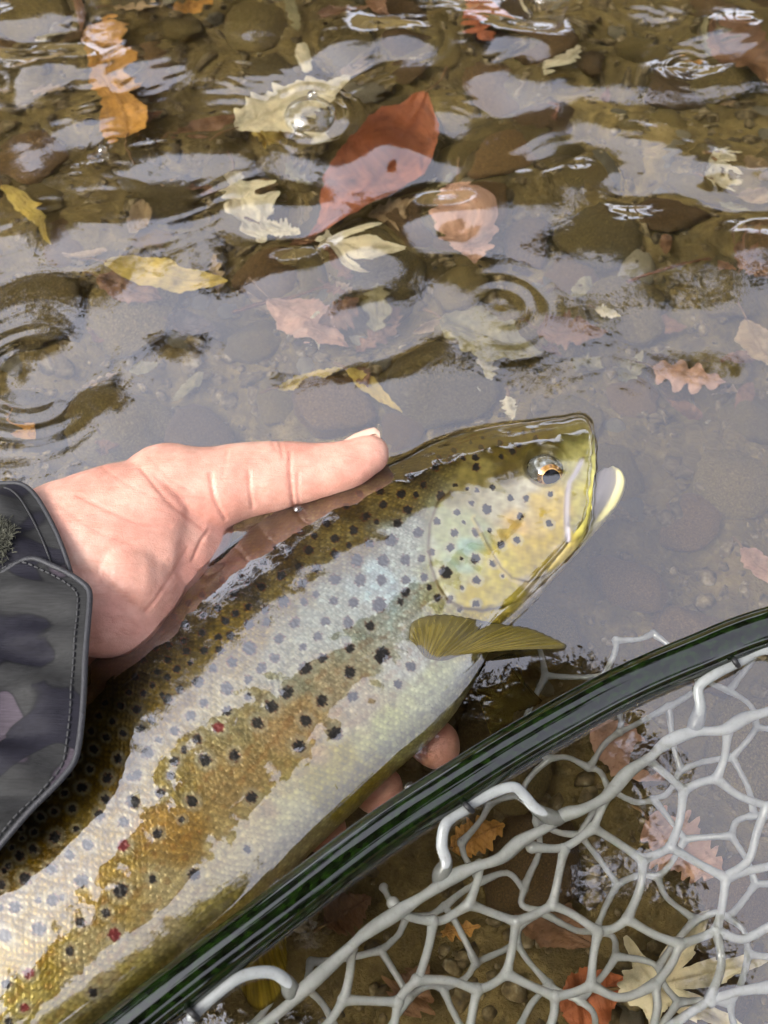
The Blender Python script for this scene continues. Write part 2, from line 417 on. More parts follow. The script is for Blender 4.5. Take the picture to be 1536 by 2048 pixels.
for i, (x, y, h, cr, kd, lb) in enumerate(TREES):
    tm, cm = tree_meshes(100+i, h, cr, 0, 9000, .10)
    root = obj('bank_tree', None, label=lb, cat='tree', group='trees on the stream banks'); root.location = (x, y, float(bedz(np.array(x), np.array(y))))
    obj('trunk', tm, bark, root); obj('crown', cm, foli[kd], root)

# the closed rows of trees behind them
q = np.random.RandomState(19); protos = [tree_meshes(150+k, 6.0, 2.1, 0, 9000, .12) for k in range(3)]
ROWS = [(-9.5, 5.5), (-7.6, 8.6), (-3.2, 9.2), (-.2, 9.6), (2.9, 9.4), (5.8, 8.4), (8.6, 6.2), (-8.6, .3), (9.2, 1.0), (9.6, -5.2), (6.4, -8.0), (1.6, -8.4), (-4.6, -7.6), (-8.2, -6.4), (10.5, -1.6)]
for k, (x, y) in enumerate(ROWS):
    tm, cm = protos[k % 3]; f = q.uniform(.9, 1.2) if y > 0 else q.uniform(.75, .9)
    far_side = y > 0
    root = obj('woodland_tree', None, label='autumn tree of the wood behind the far bank trees' if far_side else 'autumn tree of the wood behind the near bank trees', cat='tree', group='far bank wood' if far_side else 'near bank wood')
    root.location = (x, y, float(bedz(np.array(x), np.array(y)))); root.rotation_euler = (0, 0, q.uniform(0, 6.28)); root.scale = (f, f, f)
    obj('trunk', tm, bark, root); obj('crown', cm, foli[k % 2], root)

# added bough, out of view, that darkens the sky mirrored on net and trout
def bough():
    q = np.random.RandomState(77)
    root = obj('added_reflection_bough', None, label='added tree whose unseen bough darkens the reflection over the landing net', cat='tree', group='trees on the stream banks')
    bx, by = .75, -3.3; bz = float(bedz(np.array(bx), np.array(by))); root.location = (bx, by, bz)
    o = np.array([bx, by, bz])
    main = catmull(np.array([[bx, by, bz-.3], [.72, -2.9, 1.5], [.6, -1.9, 2.7], [.36, -.75, 3.1], [.2, .1, 3.15], [.02, .75, 3.25]]), 40)
    parts = [tube_arrays(main-o, np.linspace(.17, .025, 40), 10)]; ends = []
    for k in range(64):
        i = q.randint(20, 40); b = main[i]; a = q.uniform(0, 6.28); L = q.uniform(.2, .75)
        e = b+np.array([math.cos(a)*L, math.sin(a)*L, q.uniform(-.15, .2)]); parts.append(tube_arrays(np.linspace(b, e, 5)-o, np.linspace(.012, .003, 5), 5)); ends += [e, (b+e)/2]
    ends = np.array(ends); n = 22000; c = ends[q.randint(0, len(ends), n)]+q.normal(0, .085, (n, 3))-o
    nn = q.normal(size=(n, 3))*[.5, .5, 1]; nn /= np.linalg.norm(nn, axis=1)[:, None]
    t = np.cross(nn, q.normal(size=(n, 3))); t /= np.linalg.norm(t, axis=1)[:, None]; b = np.cross(nn, t); s = .085*q.uniform(.6, 1.3, (n, 1))
    V = np.stack([c-t*s, c+b*s*.5+nn*s*.12, c+t*s, c-b*s*.5+nn*s*.12], 1).reshape(-1, 3)
    cm = mesh('crown', V, np.arange(n*4).reshape(-1, 4), False); fattr(cm, 'vein', np.zeros(len(V)))
    obj('trunk', mesh('trunk', *join(parts)), bark, root); obj('crown', cm, foli[0], root)
bough()

# ================================================================== STONES
stone_mats = [stone_material('stone_olive', (.065, .050, .014), (.16, .12, .034), (.30, .23, .085)),
              stone_material('stone_brown', (.055, .034, .012), (.15, .092, .03), (.29, .18, .065)),
              stone_material('stone_pale', (.09, .08, .05), (.20, .18, .12), (.34, .31, .22))]
SL = ['olive brown silt coated cobble on the stream bed', 'rust brown rounded cobble on the stream bed', 'pale grey tan pebble lying on the stream bed']
SG = ['olive cobbles on the stream bed', 'rust brown cobbles on the stream bed', 'pale pebbles on the stream bed']
def stone_mesh(seed):
    bm = bmesh.new(); bmesh.ops.create_icosphere(bm, subdivisions=3, radius=1.0)
    off = Vector((seed*7.3, seed*3.1, seed*1.7))
    for v in bm.verts:
        d = v.co.normalized(); r = 1+.30*mnoise.noise(d*1.1+off)+.12*mnoise.noise(d*2.6+off)+.035*mnoise.noise(d*7+off)
        v.co = d*r
    me = bpy.data.meshes.new('stone'); bm.to_mesh(me); bm.free()
    me.polygons.foreach_set('use_smooth', np.ones(len(me.polygons), bool)); return me
q = np.random.RandomState(5); placed = []
for kind, n, smin, smax in ((0, 60, .012, .030), (1, 44, .010, .026), (2, 40, .004, .011)):
    bases = [stone_mesh(kind*10+k) for k in range(6)]
    for b in bases: b.materials.append(stone_mats[kind])
    k = tries = 0
    while k < n and tries < 3000:
        tries += 1
        u, v = q.uniform(-60, 1600), q.uniform(-80, 1000) if q.rand() < .8 else q.uniform(1000, 2060)
        if v > 900 and u < 1000: continue
        s = q.uniform(smin, smax); p = W(u, v, BED+.005)
        if any(math.hypot(p[0]-a, p[1]-b) < (s+c)*.8 for a, b, c in placed): continue
        placed.append((p[0], p[1], s))
        o = obj('cobble' if kind < 2 else 'pebble', bases[k % 6], None, label=SL[kind], cat='stone', group=SG[kind])
        sz = s*q.uniform(.30, .5)
        o.location = (p[0], p[1], float(bedz(p[0], p[1]))+sz*.35); o.scale = (s, s*q.uniform(.65, .95), sz); o.rotation_euler = (q.normal(0, .12), q.normal(0, .12), q.uniform(0, 6.28)); k += 1
# gravel: countless grains
gv, gf = [], []
bm = bmesh.new(); bmesh.ops.create_icosphere(bm, subdivisions=1, radius=1.0); iv = np.array([v.co[:] for v in bm.verts]); jf = np.array([[v.index for v in f.verts] for f in bm.faces]); bm.free()
ng = 7000
gx, gy = q.uniform(-.42, .42, ng), q.uniform(-.25, .60, ng); gs = .0016+.0050*q.rand(ng)**2.5
gz = bedz(gx, gy)
for k in range(ng):
    jit = iv*(1+q.normal(0, .16, (len(iv), 1)))*[1, q.uniform(.6, 1), q.uniform(.4, .8)]
    a = q.uniform(0, 6.28); ca, sa = math.cos(a), math.sin(a)
    w = np.stack([jit[:, 0]*ca-jit[:, 1]*sa, jit[:, 0]*sa+jit[:, 1]*ca, jit[:, 2]], 1)*gs[k]+[gx[k], gy[k], gz[k]+gs[k]*.25]
    gv.append(w); gf.append(jf+k*len(iv))
m, nt, out = mat('gravel')
gn = noise_n(nt, 130, 3, .7)
gc = ramp(nt, gn.outputs[0], [(.3, (.03, .02, .008)), (.45, (.10, .07, .025)), (.58, (.19, .14, .06)), (.72, (.36, .30, .19))])
principled(nt, out, Base_Color=gc.outputs[0], Roughness=.8)
obj('gravel', mesh('gravel', np.vstack(gv), np.vstack(gf), False), m, label='fine brown gravel and grit scattered over the stream bed', cat='gravel', kind='stuff')

# ================================================================== LEAVES
def blade(kind, L, Wd, seed, curl=.15, fold=.15):
    """a leaf along +X, stalk end at x = 0"""
    q = np.random.RandomState(seed)
    if kind == 'maple':
        na, nr = 120, 12; V, vein = [], []
        lobes = [(0, 1.0), (.85, .88), (-.85, .88), (1.75, .55), (-1.75, .55)]
        a = np.linspace(-np.pi, np.pi, na, endpoint=False); r = np.full(na, .26)
        for c, l in lobes:
            d = np.abs((a-c+np.pi) % (2*np.pi)-np.pi); r = np.maximum(r, l*np.clip(1-d/.52, 0, 1)**.75*(.9+.14*np.sign(np.sin(d*26))*np.clip(1-d/.4, 0, 1)))
        r = np.maximum(r, .22)*(1+.04*SNoise(seed, .2, .8, 8, 1)(a))
        for i in range(na):
            for j in range(nr):
                f = j/(nr-1); x, y = math.cos(a[i])*r[i]*f, math.sin(a[i])*r[i]*f
                V.append((x, y, 0)); dd = min(abs(math.sin(a[i]-c))*math.hypot(x, y) if math.cos(a[i]-c) > 0 else 9 for c, _ in lobes)
                vein.append(math.exp(-(dd/.018)**2))
        V = np.array(V); V[:, 0] = (V[:, 0]+.35)*L*.74; V[:, 1] *= Wd*.62
        F = grid_faces(na, nr, wrap_i=True)
    else:
        ni, nj = 46, 17; t = np.linspace(0, 1, ni)
        w = np.sin(np.pi*t**.85)**.8*(1-.25*t)
        if kind == 'oak': w = w*(.66+.34*np.sin(t*np.pi*2*4.2+seed))**.8
        elif kind == 'serrate': w = w*(1+.07*(((t*15) % 1)-.5))
        elif kind == 'lance': w = w*.8
        elif kind == 'blunt': w = np.minimum(np.sin(np.pi*np.clip(t*.92+.05, 0, 1))**.28*.86, 1)*(1+.10*SNoise(seed, .2, .6, 8, 1)(t))
        elif kind == 'ragged': w = w*(.72+.28*np.abs(SNoise(seed, .12, .5, 9, 1)(t)))
        wl = w*(1+.06*SNoise(seed+1, .1, .4, 6, 1)(t)); wr = w*(1+.06*SNoise(seed+2, .1, .4, 6, 1)(t))
        s = np.linspace(-1, 1, nj); T, S = np.meshgrid(t, s, indexing='ij')
        yy = np.where(S < 0, S*wl[:, None], S*wr[:, None])*Wd/2; V = np.stack([T*L, yy, 0*T], -1).reshape(-1, 3)
        ph = (T-.10*np.abs(S)*1.0)*9; lat = np.exp(-((((ph) % 1)-.5)/.07)**2)*(np.abs(S) < .93)
        vein = np.maximum(np.exp(-(S/.06)**2), .6*lat).ravel(); F = grid_faces(ni, nj)
    x, y = V[:, 0]/L, V[:, 1]/Wd
    z = fold*Wd*np.abs(y)*1.2+curl*L*((x-.5)**2)*1.2
    z = z+.05*Wd*SNoise(seed+9, .25, .9, 12)(x, y*Wd/L)+.012*Wd*SNoise(seed+8, .06, .2, 12)(x, y)
    bend = .10*L*np.sin(x*2.5+seed); V[:, 1] += bend*.5*x; V[:, 2] = z-z.mean()*0
    V[:, 2] -= V[:, 2].min()
    # closed thin sheet: lower skin 0.35 mm below
    n = len(V); V2 = V.copy(); V2[:, 2] -= .00035
    me = mesh('leaf', np.vstack([V, V2]), np.vstack([F, F[:, ::-1]+n])); fattr(me, 'vein', np.r_[vein, vein]); return me
LM = {
 'amber': leaf_material('leaf_amber', (.50, .25, .05), (.28, .13, .03), (.20, .09, .02)),
 'cream': leaf_material('leaf_cream', (.74, .66, .44), (.6, .52, .30), (.4, .3, .12), .35),
 'rust': leaf_material('leaf_rust', (.42, .13, .045), (.3, .08, .03), (.22, .06, .02)),
 'brown': leaf_material('leaf_brown', (.20, .10, .042), (.14, .07, .03), (.06, .03, .012)),
 'pink': leaf_material('leaf_pinkbrown', (.46, .27, .17), (.36, .2, .12), (.2, .1, .05)),
 'yellow': leaf_material('leaf_yellow', (.58, .43, .10), (.5, .36, .1), (.38, .22, .05), .35),
 'olive': leaf_material('leaf_olivetan', (.26, .22, .10), (.2, .17, .07), (.14, .11, .04)),
 'tan': leaf_material('leaf_tan', (.36, .25, .12), (.28, .18, .08), (.2, .12, .05)),
 'dark': leaf_material('leaf_dark', (.055, .03, .012), (.04, .02, .01), (.03, .015, .006)),
}
LEAVES = [ # (tail px) (tip px) width px, shape, colour, lift, label
 ((262, 285), (190, 48), 122, 'blunt', 'amber', .022, 'large amber brown blunt leaf with a wavy edge under the water'),
 ((470, 265), (700, 150), 150, 'ragged', 'cream', .080, 'pale cream curled leaf beneath the big bubble'),
 ((360, 285), (490, 225), 60, 'lance', 'brown', .030, 'narrow brown leaf touching the pale curled leaf by the bubble'),
 ((500, 275), (585, 265), 70, 'ragged', 'yellow', .06, 'small golden leaf tucked under the pale curled leaf'),
 ((850, 205), (610, 485), 135, 'serrate', 'rust', .030, 'long rust red leaf with a toothed edge and tapering tip'),
 ((465, 345), (520, 500), 110, 'oak', 'cream', .034, 'cream lobed leaf beside the rust red leaf'),
 ((510, 440), (600, 450), 70, 'ragged', 'cream', .034, 'small cream leaf scrap against the cream lobed leaf'),
 ((215, 530), (465, 570), 75, 'serrate', 'yellow', .050, 'narrow yellow leaf lying alone over dark brown stones'),
 ((630, 490), (805, 515), 115, 'maple', 'cream', .034, 'cream pointed leaf below the tip of the rust red leaf'),
 ((930, 365), (945, 545), 140, 'ragged', 'pink', .020, 'broad pinkish brown leaf right of the rust red leaf'),
 ((540, 590), (690, 700), 110, 'serrate', 'pink', .012, 'pinkish tan leaf on the bed upstream of the thumb'),
 ((200, 560), (325, 605), 80, 'serrate', 'brown', .014, 'dark reddish brown leaf half under the narrow yellow leaf'),
 ((1420, 330), (1480, 325), 42, 'maple', 'cream', .030, 'tiny whitish pointed leaf fragment over grey water'),
 ((1470, 345), (1560, 365), 60, 'serrate', 'tan', .020, 'tan leaf beside the tiny whitish fragment'),
 ((880, 640), (1085, 720), 120, 'serrate', 'olive', .020, 'olive tan oval leaf next to a brown leaf above the trout head'),
 ((1070, 655), (1215, 670), 80, 'ragged', 'brown', .020, 'reddish brown leaf at the end of the olive tan leaf'),
 ((1015, 795), (1025, 845), 34, 'ragged', 'cream', .030, 'small cream scrap just above the trout head'),
 ((550, 790), (690, 745), 40, 'ragged', 'yellow', .010, 'thin yellowish leaf sliver above the thumb tip'),
 ((690, 750), (810, 815), 44, 'lance', 'yellow', .010, 'slender yellow leaf pointing to the thumb tip'),
 ((1440, 60), (1545, 170), 120, 'ragged', 'brown', .020, 'broad reddish brown leaf lying alone past the small ring ripple'),
 ((930, 10), (1010, 75), 60, 'serrate', 'rust', .020, 'rusty leaf under the crescent ripple'),
 ((350, 25), (440, -10), 60, 'oak', 'amber', .030, 'orange leaf tip beside stony bed upstream of the amber leaf'),
 ((230, 10), (330, 15), 45, 'oak', 'tan', .020, 'tan lobed leaf above the large amber leaf'),
 ((60, 60), (125, 55), 24, 'lance', 'cream', .012, 'slim pale leaf sliver left of the large amber leaf'),
 ((150, -20), (165, 60), 50, 'ragged', 'brown', .018, 'brown leaf just above the large amber leaf'),
 ((575, -10), (605, 70), 34, 'ragged', 'olive', .018, 'narrow olive leaf upstream of the big bubble'),
 ((720, -30), (800, 50), 60, 'serrate', 'brown', .02, 'brown leaf upstream of the rippled streaks'),
 ((1300, 740), (1450, 770), 90, 'oak', 'pink', .02, 'pinkish oak leaf in front of the trout snout'),
 ((1490, 640), (1550, 760), 80, 'serrate', 'tan', .02, 'tan leaf downstream of the pinkish oak leaf'),
 ((1365, 120), (1420, 140), 34, 'oak', 'amber', .03, 'little amber leaf inside the small ring ripple'),
 ((0, 380), (110, 470), 44, 'lance', 'yellow', .02, 'yellow leaf-shaped sliver added for an amber patch on the olive stones'),  # amber patch on the bed, drawn as an added leaf shape
 ((20, 830), (75, 880), 46, 'serrate', 'amber', .012, 'amber leaf on the bed upstream of the wrist'),
 ((1480, 500), (1560, 560), 70, 'ragged', 'brown', .02, 'dark brown leaf on the bed downstream of ripples'),
 ((1190, 620), (1245, 630), 30, 'ragged', 'cream', .03, 'little white leaf scrap past the reddish brown leaf'),
 ((1215, 1985), (1545, 1925), 260, 'maple', 'cream', .012, 'large pale tan leaf lying under the rubber net'),
 ((1120, 2030), (1250, 1965), 120, 'serrate', 'rust', .010, 'rusty leaf partly under the large pale tan leaf'),
 ((900, 1700), (1010, 1650), 80, 'ragged', 'amber', .010, 'amber leaf under the net loop near the tie'),
 ((880, 1870), (960, 1850), 46, 'oak', 'amber', .010, 'small orange leaf below the net strands'),
 ((650, 1850), (740, 1790), 90, 'ragged', 'brown', .008, 'brown leaf below the net beside the dark green hoop'),
 ((1180, 1450), (1330, 1560), 110, 'serrate', 'pink', .008, 'pinkish brown leaf under the net by the hoop'),
 ((1290, 1640), (1440, 1760), 130, 'ragged', 'pink', .008, 'pink brown blotched leaf under the middle of the net'),
 ((1030, 1800), (1180, 1900), 110, 'serrate', 'brown', .008, 'dark brown toothed leaf under the net'),
 ((800, 2030), (860, 1930), 90, 'ragged', 'brown', .008, 'brown crumpled leaf under the lower net strands'),
 ((1480, 1100), (1560, 1180), 60, 'serrate', 'pink', .01, 'pinkish leaf on the bed between snout and hoop'),
 ((330, 640), (440, 660), 70, 'serrate', 'dark', .01, 'blackish brown leaf in the dark patch upstream of the hand'),
 ((20, 620), (130, 570), 70, 'ragged', 'dark', .01, 'blackish leaf against olive stones upstream of the wrist'),
 ((640, 560), (700, 590), 40, 'oak', 'brown', .02, 'small brown leaf between cream leaf and pinkish tan leaf'),
]
stem_mat = simple('leaf_stem', (.16, .09, .03), .6)
for k, (a, b, w, shp, cl, lift, lb) in enumerate(LEAVES):
    z = BED+lift
    pa, pb = W(*a, z), W(*b, z); mid = (pa+pb)/2
    z = float(bedz(mid[0], mid[1]))+lift
    pa, pb = W(*a, z), W(*b, z); d = pb-pa; L = math.hypot(d[0], d[1])
    px = np.linalg.norm(W(a[0]+50, a[1], z)-pa)/50
    me = blade(shp, L, w*px*1.05, 40+k, curl=.10+.10*((k*37) % 10)/10, fold=.06+.14*((k*53) % 10)/10)
    o = obj('fallen_leaf', me, LM[cl], label=lb, cat='leaf', group='fallen leaves in the stream')
    o.location = pa; o.rotation_euler = (0.05*math.sin(k), .05*math.cos(k*2.1), math.atan2(d[1], d[0]))
    sp = catmull([[L*.02, 0, .0006], [-.10*L, .02*L, .001], [-.2*L, .0, .002]], 8) if shp != 'maple' else catmull([[L*.25, 0, .001], [.05*L, .01*L, .001], [-.2*L, .04*L, .003]], 8)
    sp[:, 2] += max(me.vertices[8].co.z if shp != 'maple' else .0, 0)
    obj('stem', mesh('stem', *tube_arrays(sp, np.linspace(.0006, .0009, 8), 6)), stem_mat, o)
# leaf litter: small scraps that only their place tells apart
q = np.random.RandomState(33)
for cl, nm, cnt in (('brown', 'small dark brown leaf scrap of the stream bed litter', 22), ('tan', 'small tan leaf scrap of the stream bed litter', 18), ('olive', 'small olive leaf scrap of the stream bed litter', 14), ('cream', 'small pale leaf scrap of the stream bed litter', 9)):
    bl = [blade(('ragged', 'serrate', 'oak')[k % 3], .022, .012, 300+k+len(cl)*7, .2, .15) for k in range(3)]
    for b in bl: b.materials.append(LM[cl])
    for k in range(cnt):
        u, v = q.uniform(-20, 1560), q.uniform(-20, 860)
        p = W(u, v, BED+.012); o = obj('leaf_scrap', bl[k % 3], None, label=nm, cat='leaf', group=cl+' leaf scraps on the stream bed')
        sc_ = q.uniform(.5, 1.5); o.location = (p[0], p[1], float(bedz(p[0], p[1]))+.008); o.scale = (sc_, sc_*q.uniform(.7, 1.2), sc_); o.rotation_euler = (q.normal(0, .2), q.normal(0, .2), q.uniform(0, 6.28))
# twigs
for k, (a, b, lb) in enumerate([((1115, 190), (1118, 240), 'short reddish twig standing in the gravel below the crescent ripple'), ((355, 290), (470, 235), 'thin bent twig beside the pale curled leaf'), ((470, 620), (650, 560), 'dark twig on the bed under the cream leaves'), ((1260, 560), (1420, 520), 'dark twig downstream of the double ring ripple')]):
    z = BED+.02; pa, pb = W(*a, z), W(*b, z); md = (pa+pb)/2+np.array([.003, .002, .003])
    obj('twig', mesh('twig', *tube_arrays(catmull([pa, md, pb], 14), np.linspace(.0012, .0007, 14), 7)), simple('twig_bark', (.12, .05, .02), .8, scale=200, var=.4), label=lb, cat='twig', group='twigs in the stream')

# ================================================================== THE TROUT
pu, pv = project(V[:, :NT].reshape(-1, 3)); pu, pv = pu.reshape(NS, NT), pv.reshape(NS, NT)
# --- surface data on the near flank
pil = np.random.RandomState(8)
arcT = np.zeros((NS, NT)); arcT[:, 1:] = np.cumsum(np.linalg.norm(np.diff(V[:, :NT], axis=1), axis=2), axis=1)
bT = arcT-arcT[:, NT//2:NT//2+1]
aS = np.broadcast_to(arcS[:, None], (NS, NT))
gill = [(902, 985), (876, 1008), (860, 1050), (856, 1095), (862, 1135), (876, 1175), (896, 1203), (925, 1217), (965, 1221), (1005, 1214), (1045, 1196), (1085, 1165), (1130, 1120), (1165, 1082), (1180, 1020), (1230, 900), (1190, 800), (1000, 780), (930, 940)]
preop = [(948, 1040), (962, 1066), (980, 1100), (1000, 1135), (1022, 1157), (1052, 1163), (1085, 1150), (1130, 1110), (1180, 1040), (1230, 900), (1100, 850), (1000, 960)]
maxil = [(1166, 918), (1155, 944), (1140, 962), (1130, 990), (1128, 1020), (1127, 1060), (1130, 1084), (1150, 1080), (1168, 1068), (1182, 1030), (1200, 960), (1195, 905)]
dg, ig = polydist(pu, pv, gill, True); dp, ip = polydist(pu, pv, preop, True); dm, im = polydist(pu, pv, maxil, True)
fade_top = sstep(930, 1010, pv+.25*(pu-880)*0)          # plates vanish towards the nape
g_in = np.where(ig, np.minimum(dg/9, 1)**.5, 0)*fade_top
p_in = np.where(ip, np.minimum(dp/8, 1)**.5, 0)*sstep(1020, 1070, pv)
m_in = np.where(im, np.minimum(dm/7, 1)**.5, 0)
rel = .0010*g_in+.0005*p_in+.0005*m_in
rel = rel-.0006*np.exp(-((dg-4)/6.)**2)*(~ig)*fade_top
headm = np.where(ig, 1, np.exp(-(dg/14)**2))*1.0        # scaleless head
nape = sstep(0, 1, np.clip((pu-(905-.35*(pv-985)*0))/60, 0, 1))*(pv < 1000)
headm = np.maximum(headm, nape)
# scales: staggered rows, each a small dome that drops at its tail edge
pitch = .00262*np.clip(.8+.35*np.exp(-((aS-.105)/.06)**2), .6, 1.2)
pitch = np.where(bT > .02, pitch*(1-.35*sstep(.02, .05, bT)), pitch)
wob = SNoise(41, .01, .05, 14)
ca = np.cumsum(np.full((NS, NT), arcS[1]), axis=0)/.00265+.24*wob(aS, bT)
cb = bT/.00185+.24*wob(bT, aS+3)
row = np.floor(cb); fa = ca+.5*(row % 2)
colm = np.floor(fa); fx = fa-colm; fy = cb-row-.5
# two candidate rows -> curved tail edges
edge = .62+.38*(1-(2*fy)**2)
dome = np.clip(fx/edge, 0, 1); over = fx > edge
sc_h = np.where(over, .15*(1-(fx-edge)), .3+.7*dome**1.3)*(1-.35*(2*fy)**2)
rim = np.exp(-((fx-edge)/.10)**2)
hsh = np.modf(np.abs(np.sin(colm*12.9898+row*78.233)*43758.5453))[0]
hsh = np.where(over, np.modf(np.abs(np.sin((colm+1)*12.9898+(row+1)*78.233)*43758.5453))[0], hsh)
scm = (1-headm)*sstep(0, .012, aS)
rel = rel+.00027*sc_h*scm*(1-.45*sstep(.03, .06, bT))
hn = SNoise(44, .003, .02, 20); rel = rel+.00010*hn(aS, bT)*headm
# --- spots
CR1 = (780, 780, 2.954); CR2 = (0, 820, 1.873); CR3 = (0, 1400, 1.92); CR4 = (500, 1150, 2.194)
HEADS = [(270,468,24),(125,522,22),(510,465,26),(505,410,22),(380,370,18),(360,420,22),(435,415,16),(655,405,16),(725,375,20),(540,352,18),(650,325,18),(480,325,12),(760,340,16),(705,270,16),(790,270,14),(860,298,18),(845,255,16),(550,300,12),(290,410,14),(200,570,22),(70,625,28),(155,630,20),(300,630,28),(385,570,16),(455,595,12),(20,520,14),(515,605,16),(605,585,20),(105,715,28),(45,790,26),(165,848,32),(15,890,26),(90,1010,34),(185,1000,24),(90,1200,30),(200,1110,26),(230,1170,18),(280,1230,26),(480,680,18),(395,735,20),(570,715,30),(710,650,20),(800,650,20),(945,625,18),(435,792,13),(278,785,24),(765,755,22),(935,795,22),(380,855,24),(505,850,26),(585,840,16),(745,893,22),(650,922,24),(355,940,26),(245,965,22),(500,1003,30),(420,1005,12),(605,1030,22),(325,1085,40),(505,1130,26),(660,1100,12),(420,1175,14),(500,1265,22),(410,1300,16),(350,1240,22),(120,1635,32),(45,1740,28)]
BODYS = [(1425,312,16),(1350,322,14),(1500,322,16),(1300,368,14),(1437,360,16),(1372,405,18),(1412,425,12),(1225,430,17),(1325,455,18),(1490,430,18),(1125,460,14),(1180,478,14),(1255,487,18),(1385,505,18),(1465,492,24),(1085,530,14),(1158,530,19),(1255,545,18),(1308,512,12),(1337,567,26),(1435,568,24),(990,575,16),(1030,518,12),(1055,625,20),(1187,598,20),(1120,590,14),(1255,640,22),(1350,640,24),(1430,640,20),(1520,640,18),(900,632,14),(840,645,14),(980,668,18),(930,658,12),(1135,652,20),(880,692,16),(1065,722,24),(1185,695,16),(1140,722,16),(1325,725,20),(1420,732,30),(1250,718,18),(1500,720,14),(805,697,14),(760,700,14),(820,747,16),(710,730,13),(930,742,16),(995,752,18),(1220,795,20),(1305,800,22),(1385,810,20),(765,775,15),(885,767,16),(845,795,16),(655,780,14),(605,825,16),(695,808,18),(760,840,15),(820,855,15),(1105,800,22),(1000,800,18),(935,808,20),(865,850,18),(1048,860,20),(1190,850,18),(690,870,14),(635,885,14),(585,897,12),(540,868,14),(700,908,16),(765,905,16),(825,905,18),(935,895,28),(1030,932,20),(1135,890,16),(1210,932,20),(1310,895,20),(1430,920,32),(540,940,14),(630,940,14),(590,985,14),(575,1035,12),(510,1005,16),(665,975,16),(715,952,12),(630,1005,14),(800,970,18),(870,948,22),(980,970,22),(1145,970,26),(1310,985,24),(745,1022,24),(675,1050,18),(850,1045,26),(930,1012,18),(930,1075,16),(1075,1060,28),(1017,1112,26),(1205,1090,24),(1320,1075,22),(485,1062,13),(540,1065,14),(455,1112,15),(400,1102,13),(375,1150,14),(425,1170,13),(345,1207,14),(400,1230,14),(515,1125,18),(570,1165,18),(630,1085,22),(610,1072,12),(765,1100,18),(850,1130,20),(715,1148,22),(965,1175,24),(1145,1165,24),(655,1205,20),(740,1235,20),(530,1195,16),(465,1215,14),(690,1275,16),(595,1238,14),(355,1275,17),(295,1305,14),(445,1310,18),(555,1285,26),(655,1318,20),(770,1313,26),(878,1295,22),(1255,1212,28),(1120,1260,26),(340,1350,14),(262,1370,13),(405,1382,20),(515,1370,22),(488,1378,16),(640,1372,18),(310,1417,20),(245,1440,13),(180,1450,12),(210,1415,12),(500,1470,28),(602,1437,20),(720,1467,24),(400,1460,16),(1490,1030,16)]
LOWS = [(410,385,20),(965,375,24),(212,432,14),(185,372,13),(160,452,15),(120,425,12),(80,495,14),(135,512,13),(90,535,10),(15,545,16),(50,570,10),(280,420,16),(385,445,22),(475,470,22),(605,515,20),(698,460,14),(215,530,24),(295,498,14),(340,558,24),(270,597,20),(130,575,18),(80,603,20),(35,640,14),(200,650,24),(100,690,26),(10,712,20),(315,697,30),(20,660,12),(150,770,14),(205,768,26),(240,760,14),(62,797,26),(5,800,14),(465,733,30),(585,688,18),(745,670,24),(948,572,16),(310,855,22),(408,818,20),(150,880,30),(20,905,28),(270,965,20),(25,1092,20),(355,1120,20),(35,1235,18)]
REDS = [(CR2, 818, 1192, 22), (CR3, 475, 560, 26), (CR3, 440, 900, 26), (CR3, 112, 1050, 24), (CR3, 95, 1180, 19)]
SPOTS = [(CR1[0]+x/CR1[2], CR1[1]+y/CR1[2], r/CR1[2], 0) for x, y, r in HEADS]+[(x/CR2[2], 820+y/CR2[2], r/CR2[2], 0) for x, y, r in BODYS] \
    +[(x/CR3[2], 1400+y/CR3[2], r/CR3[2], 0) for x, y, r in LOWS]+[(c[0]+x/c[2], c[1]+y/c[2], r/c[2], 1) for c, x, y, r in REDS]+[(500+705/2.194, 1150+405/2.194, 9, 0)]
# beyond the frame the pattern goes on
for _ in range(60):
    t = pil.uniform(0, 1); k = pil.uniform(.08, .8); d = np.array([-10, 1600])*(1-t)+np.array([-400, 2150])*t; b = np.array([200, 2080])*(1-t)+np.array([-340, 2380])*t
    p = d*(1-k)+b*k
    if p[0] < -8 or p[1] > 2056: SPOTS.append((p[0], p[1], pil.uniform(7, 14), 0))
jn = SNoise(51, 6, 16, 18); jj = jn(pu, pv)
spot = np.zeros((NS, NT)); halo = np.zeros((NS, NT)); red = np.zeros((NS, NT))
for k, (x, y, r, rd) in enumerate(SPOTS):
    m = (np.abs(pu-x) < r*3) & (np.abs(pv-y) < r*3)
    if not m.any(): continue
    a = pil.uniform(0, 3.14); dx, dy = pu[m]-x, pv[m]-y
    ex = dx*math.cos(a)+dy*math.sin(a); ey = -dx*math.sin(a)+dy*math.cos(a)
    r = r*.95; d = np.hypot(ex*1.06, ey*.94)/r+.10*jj[m]
    spot[m] = np.maximum(spot[m], sstep(1.22, .72, d)); halo[m] = np.maximum(halo[m], sstep(2.2, 1.15, d))
    if rd: red[m] = np.maximum(red[m], sstep(1.5, 1.1, d))
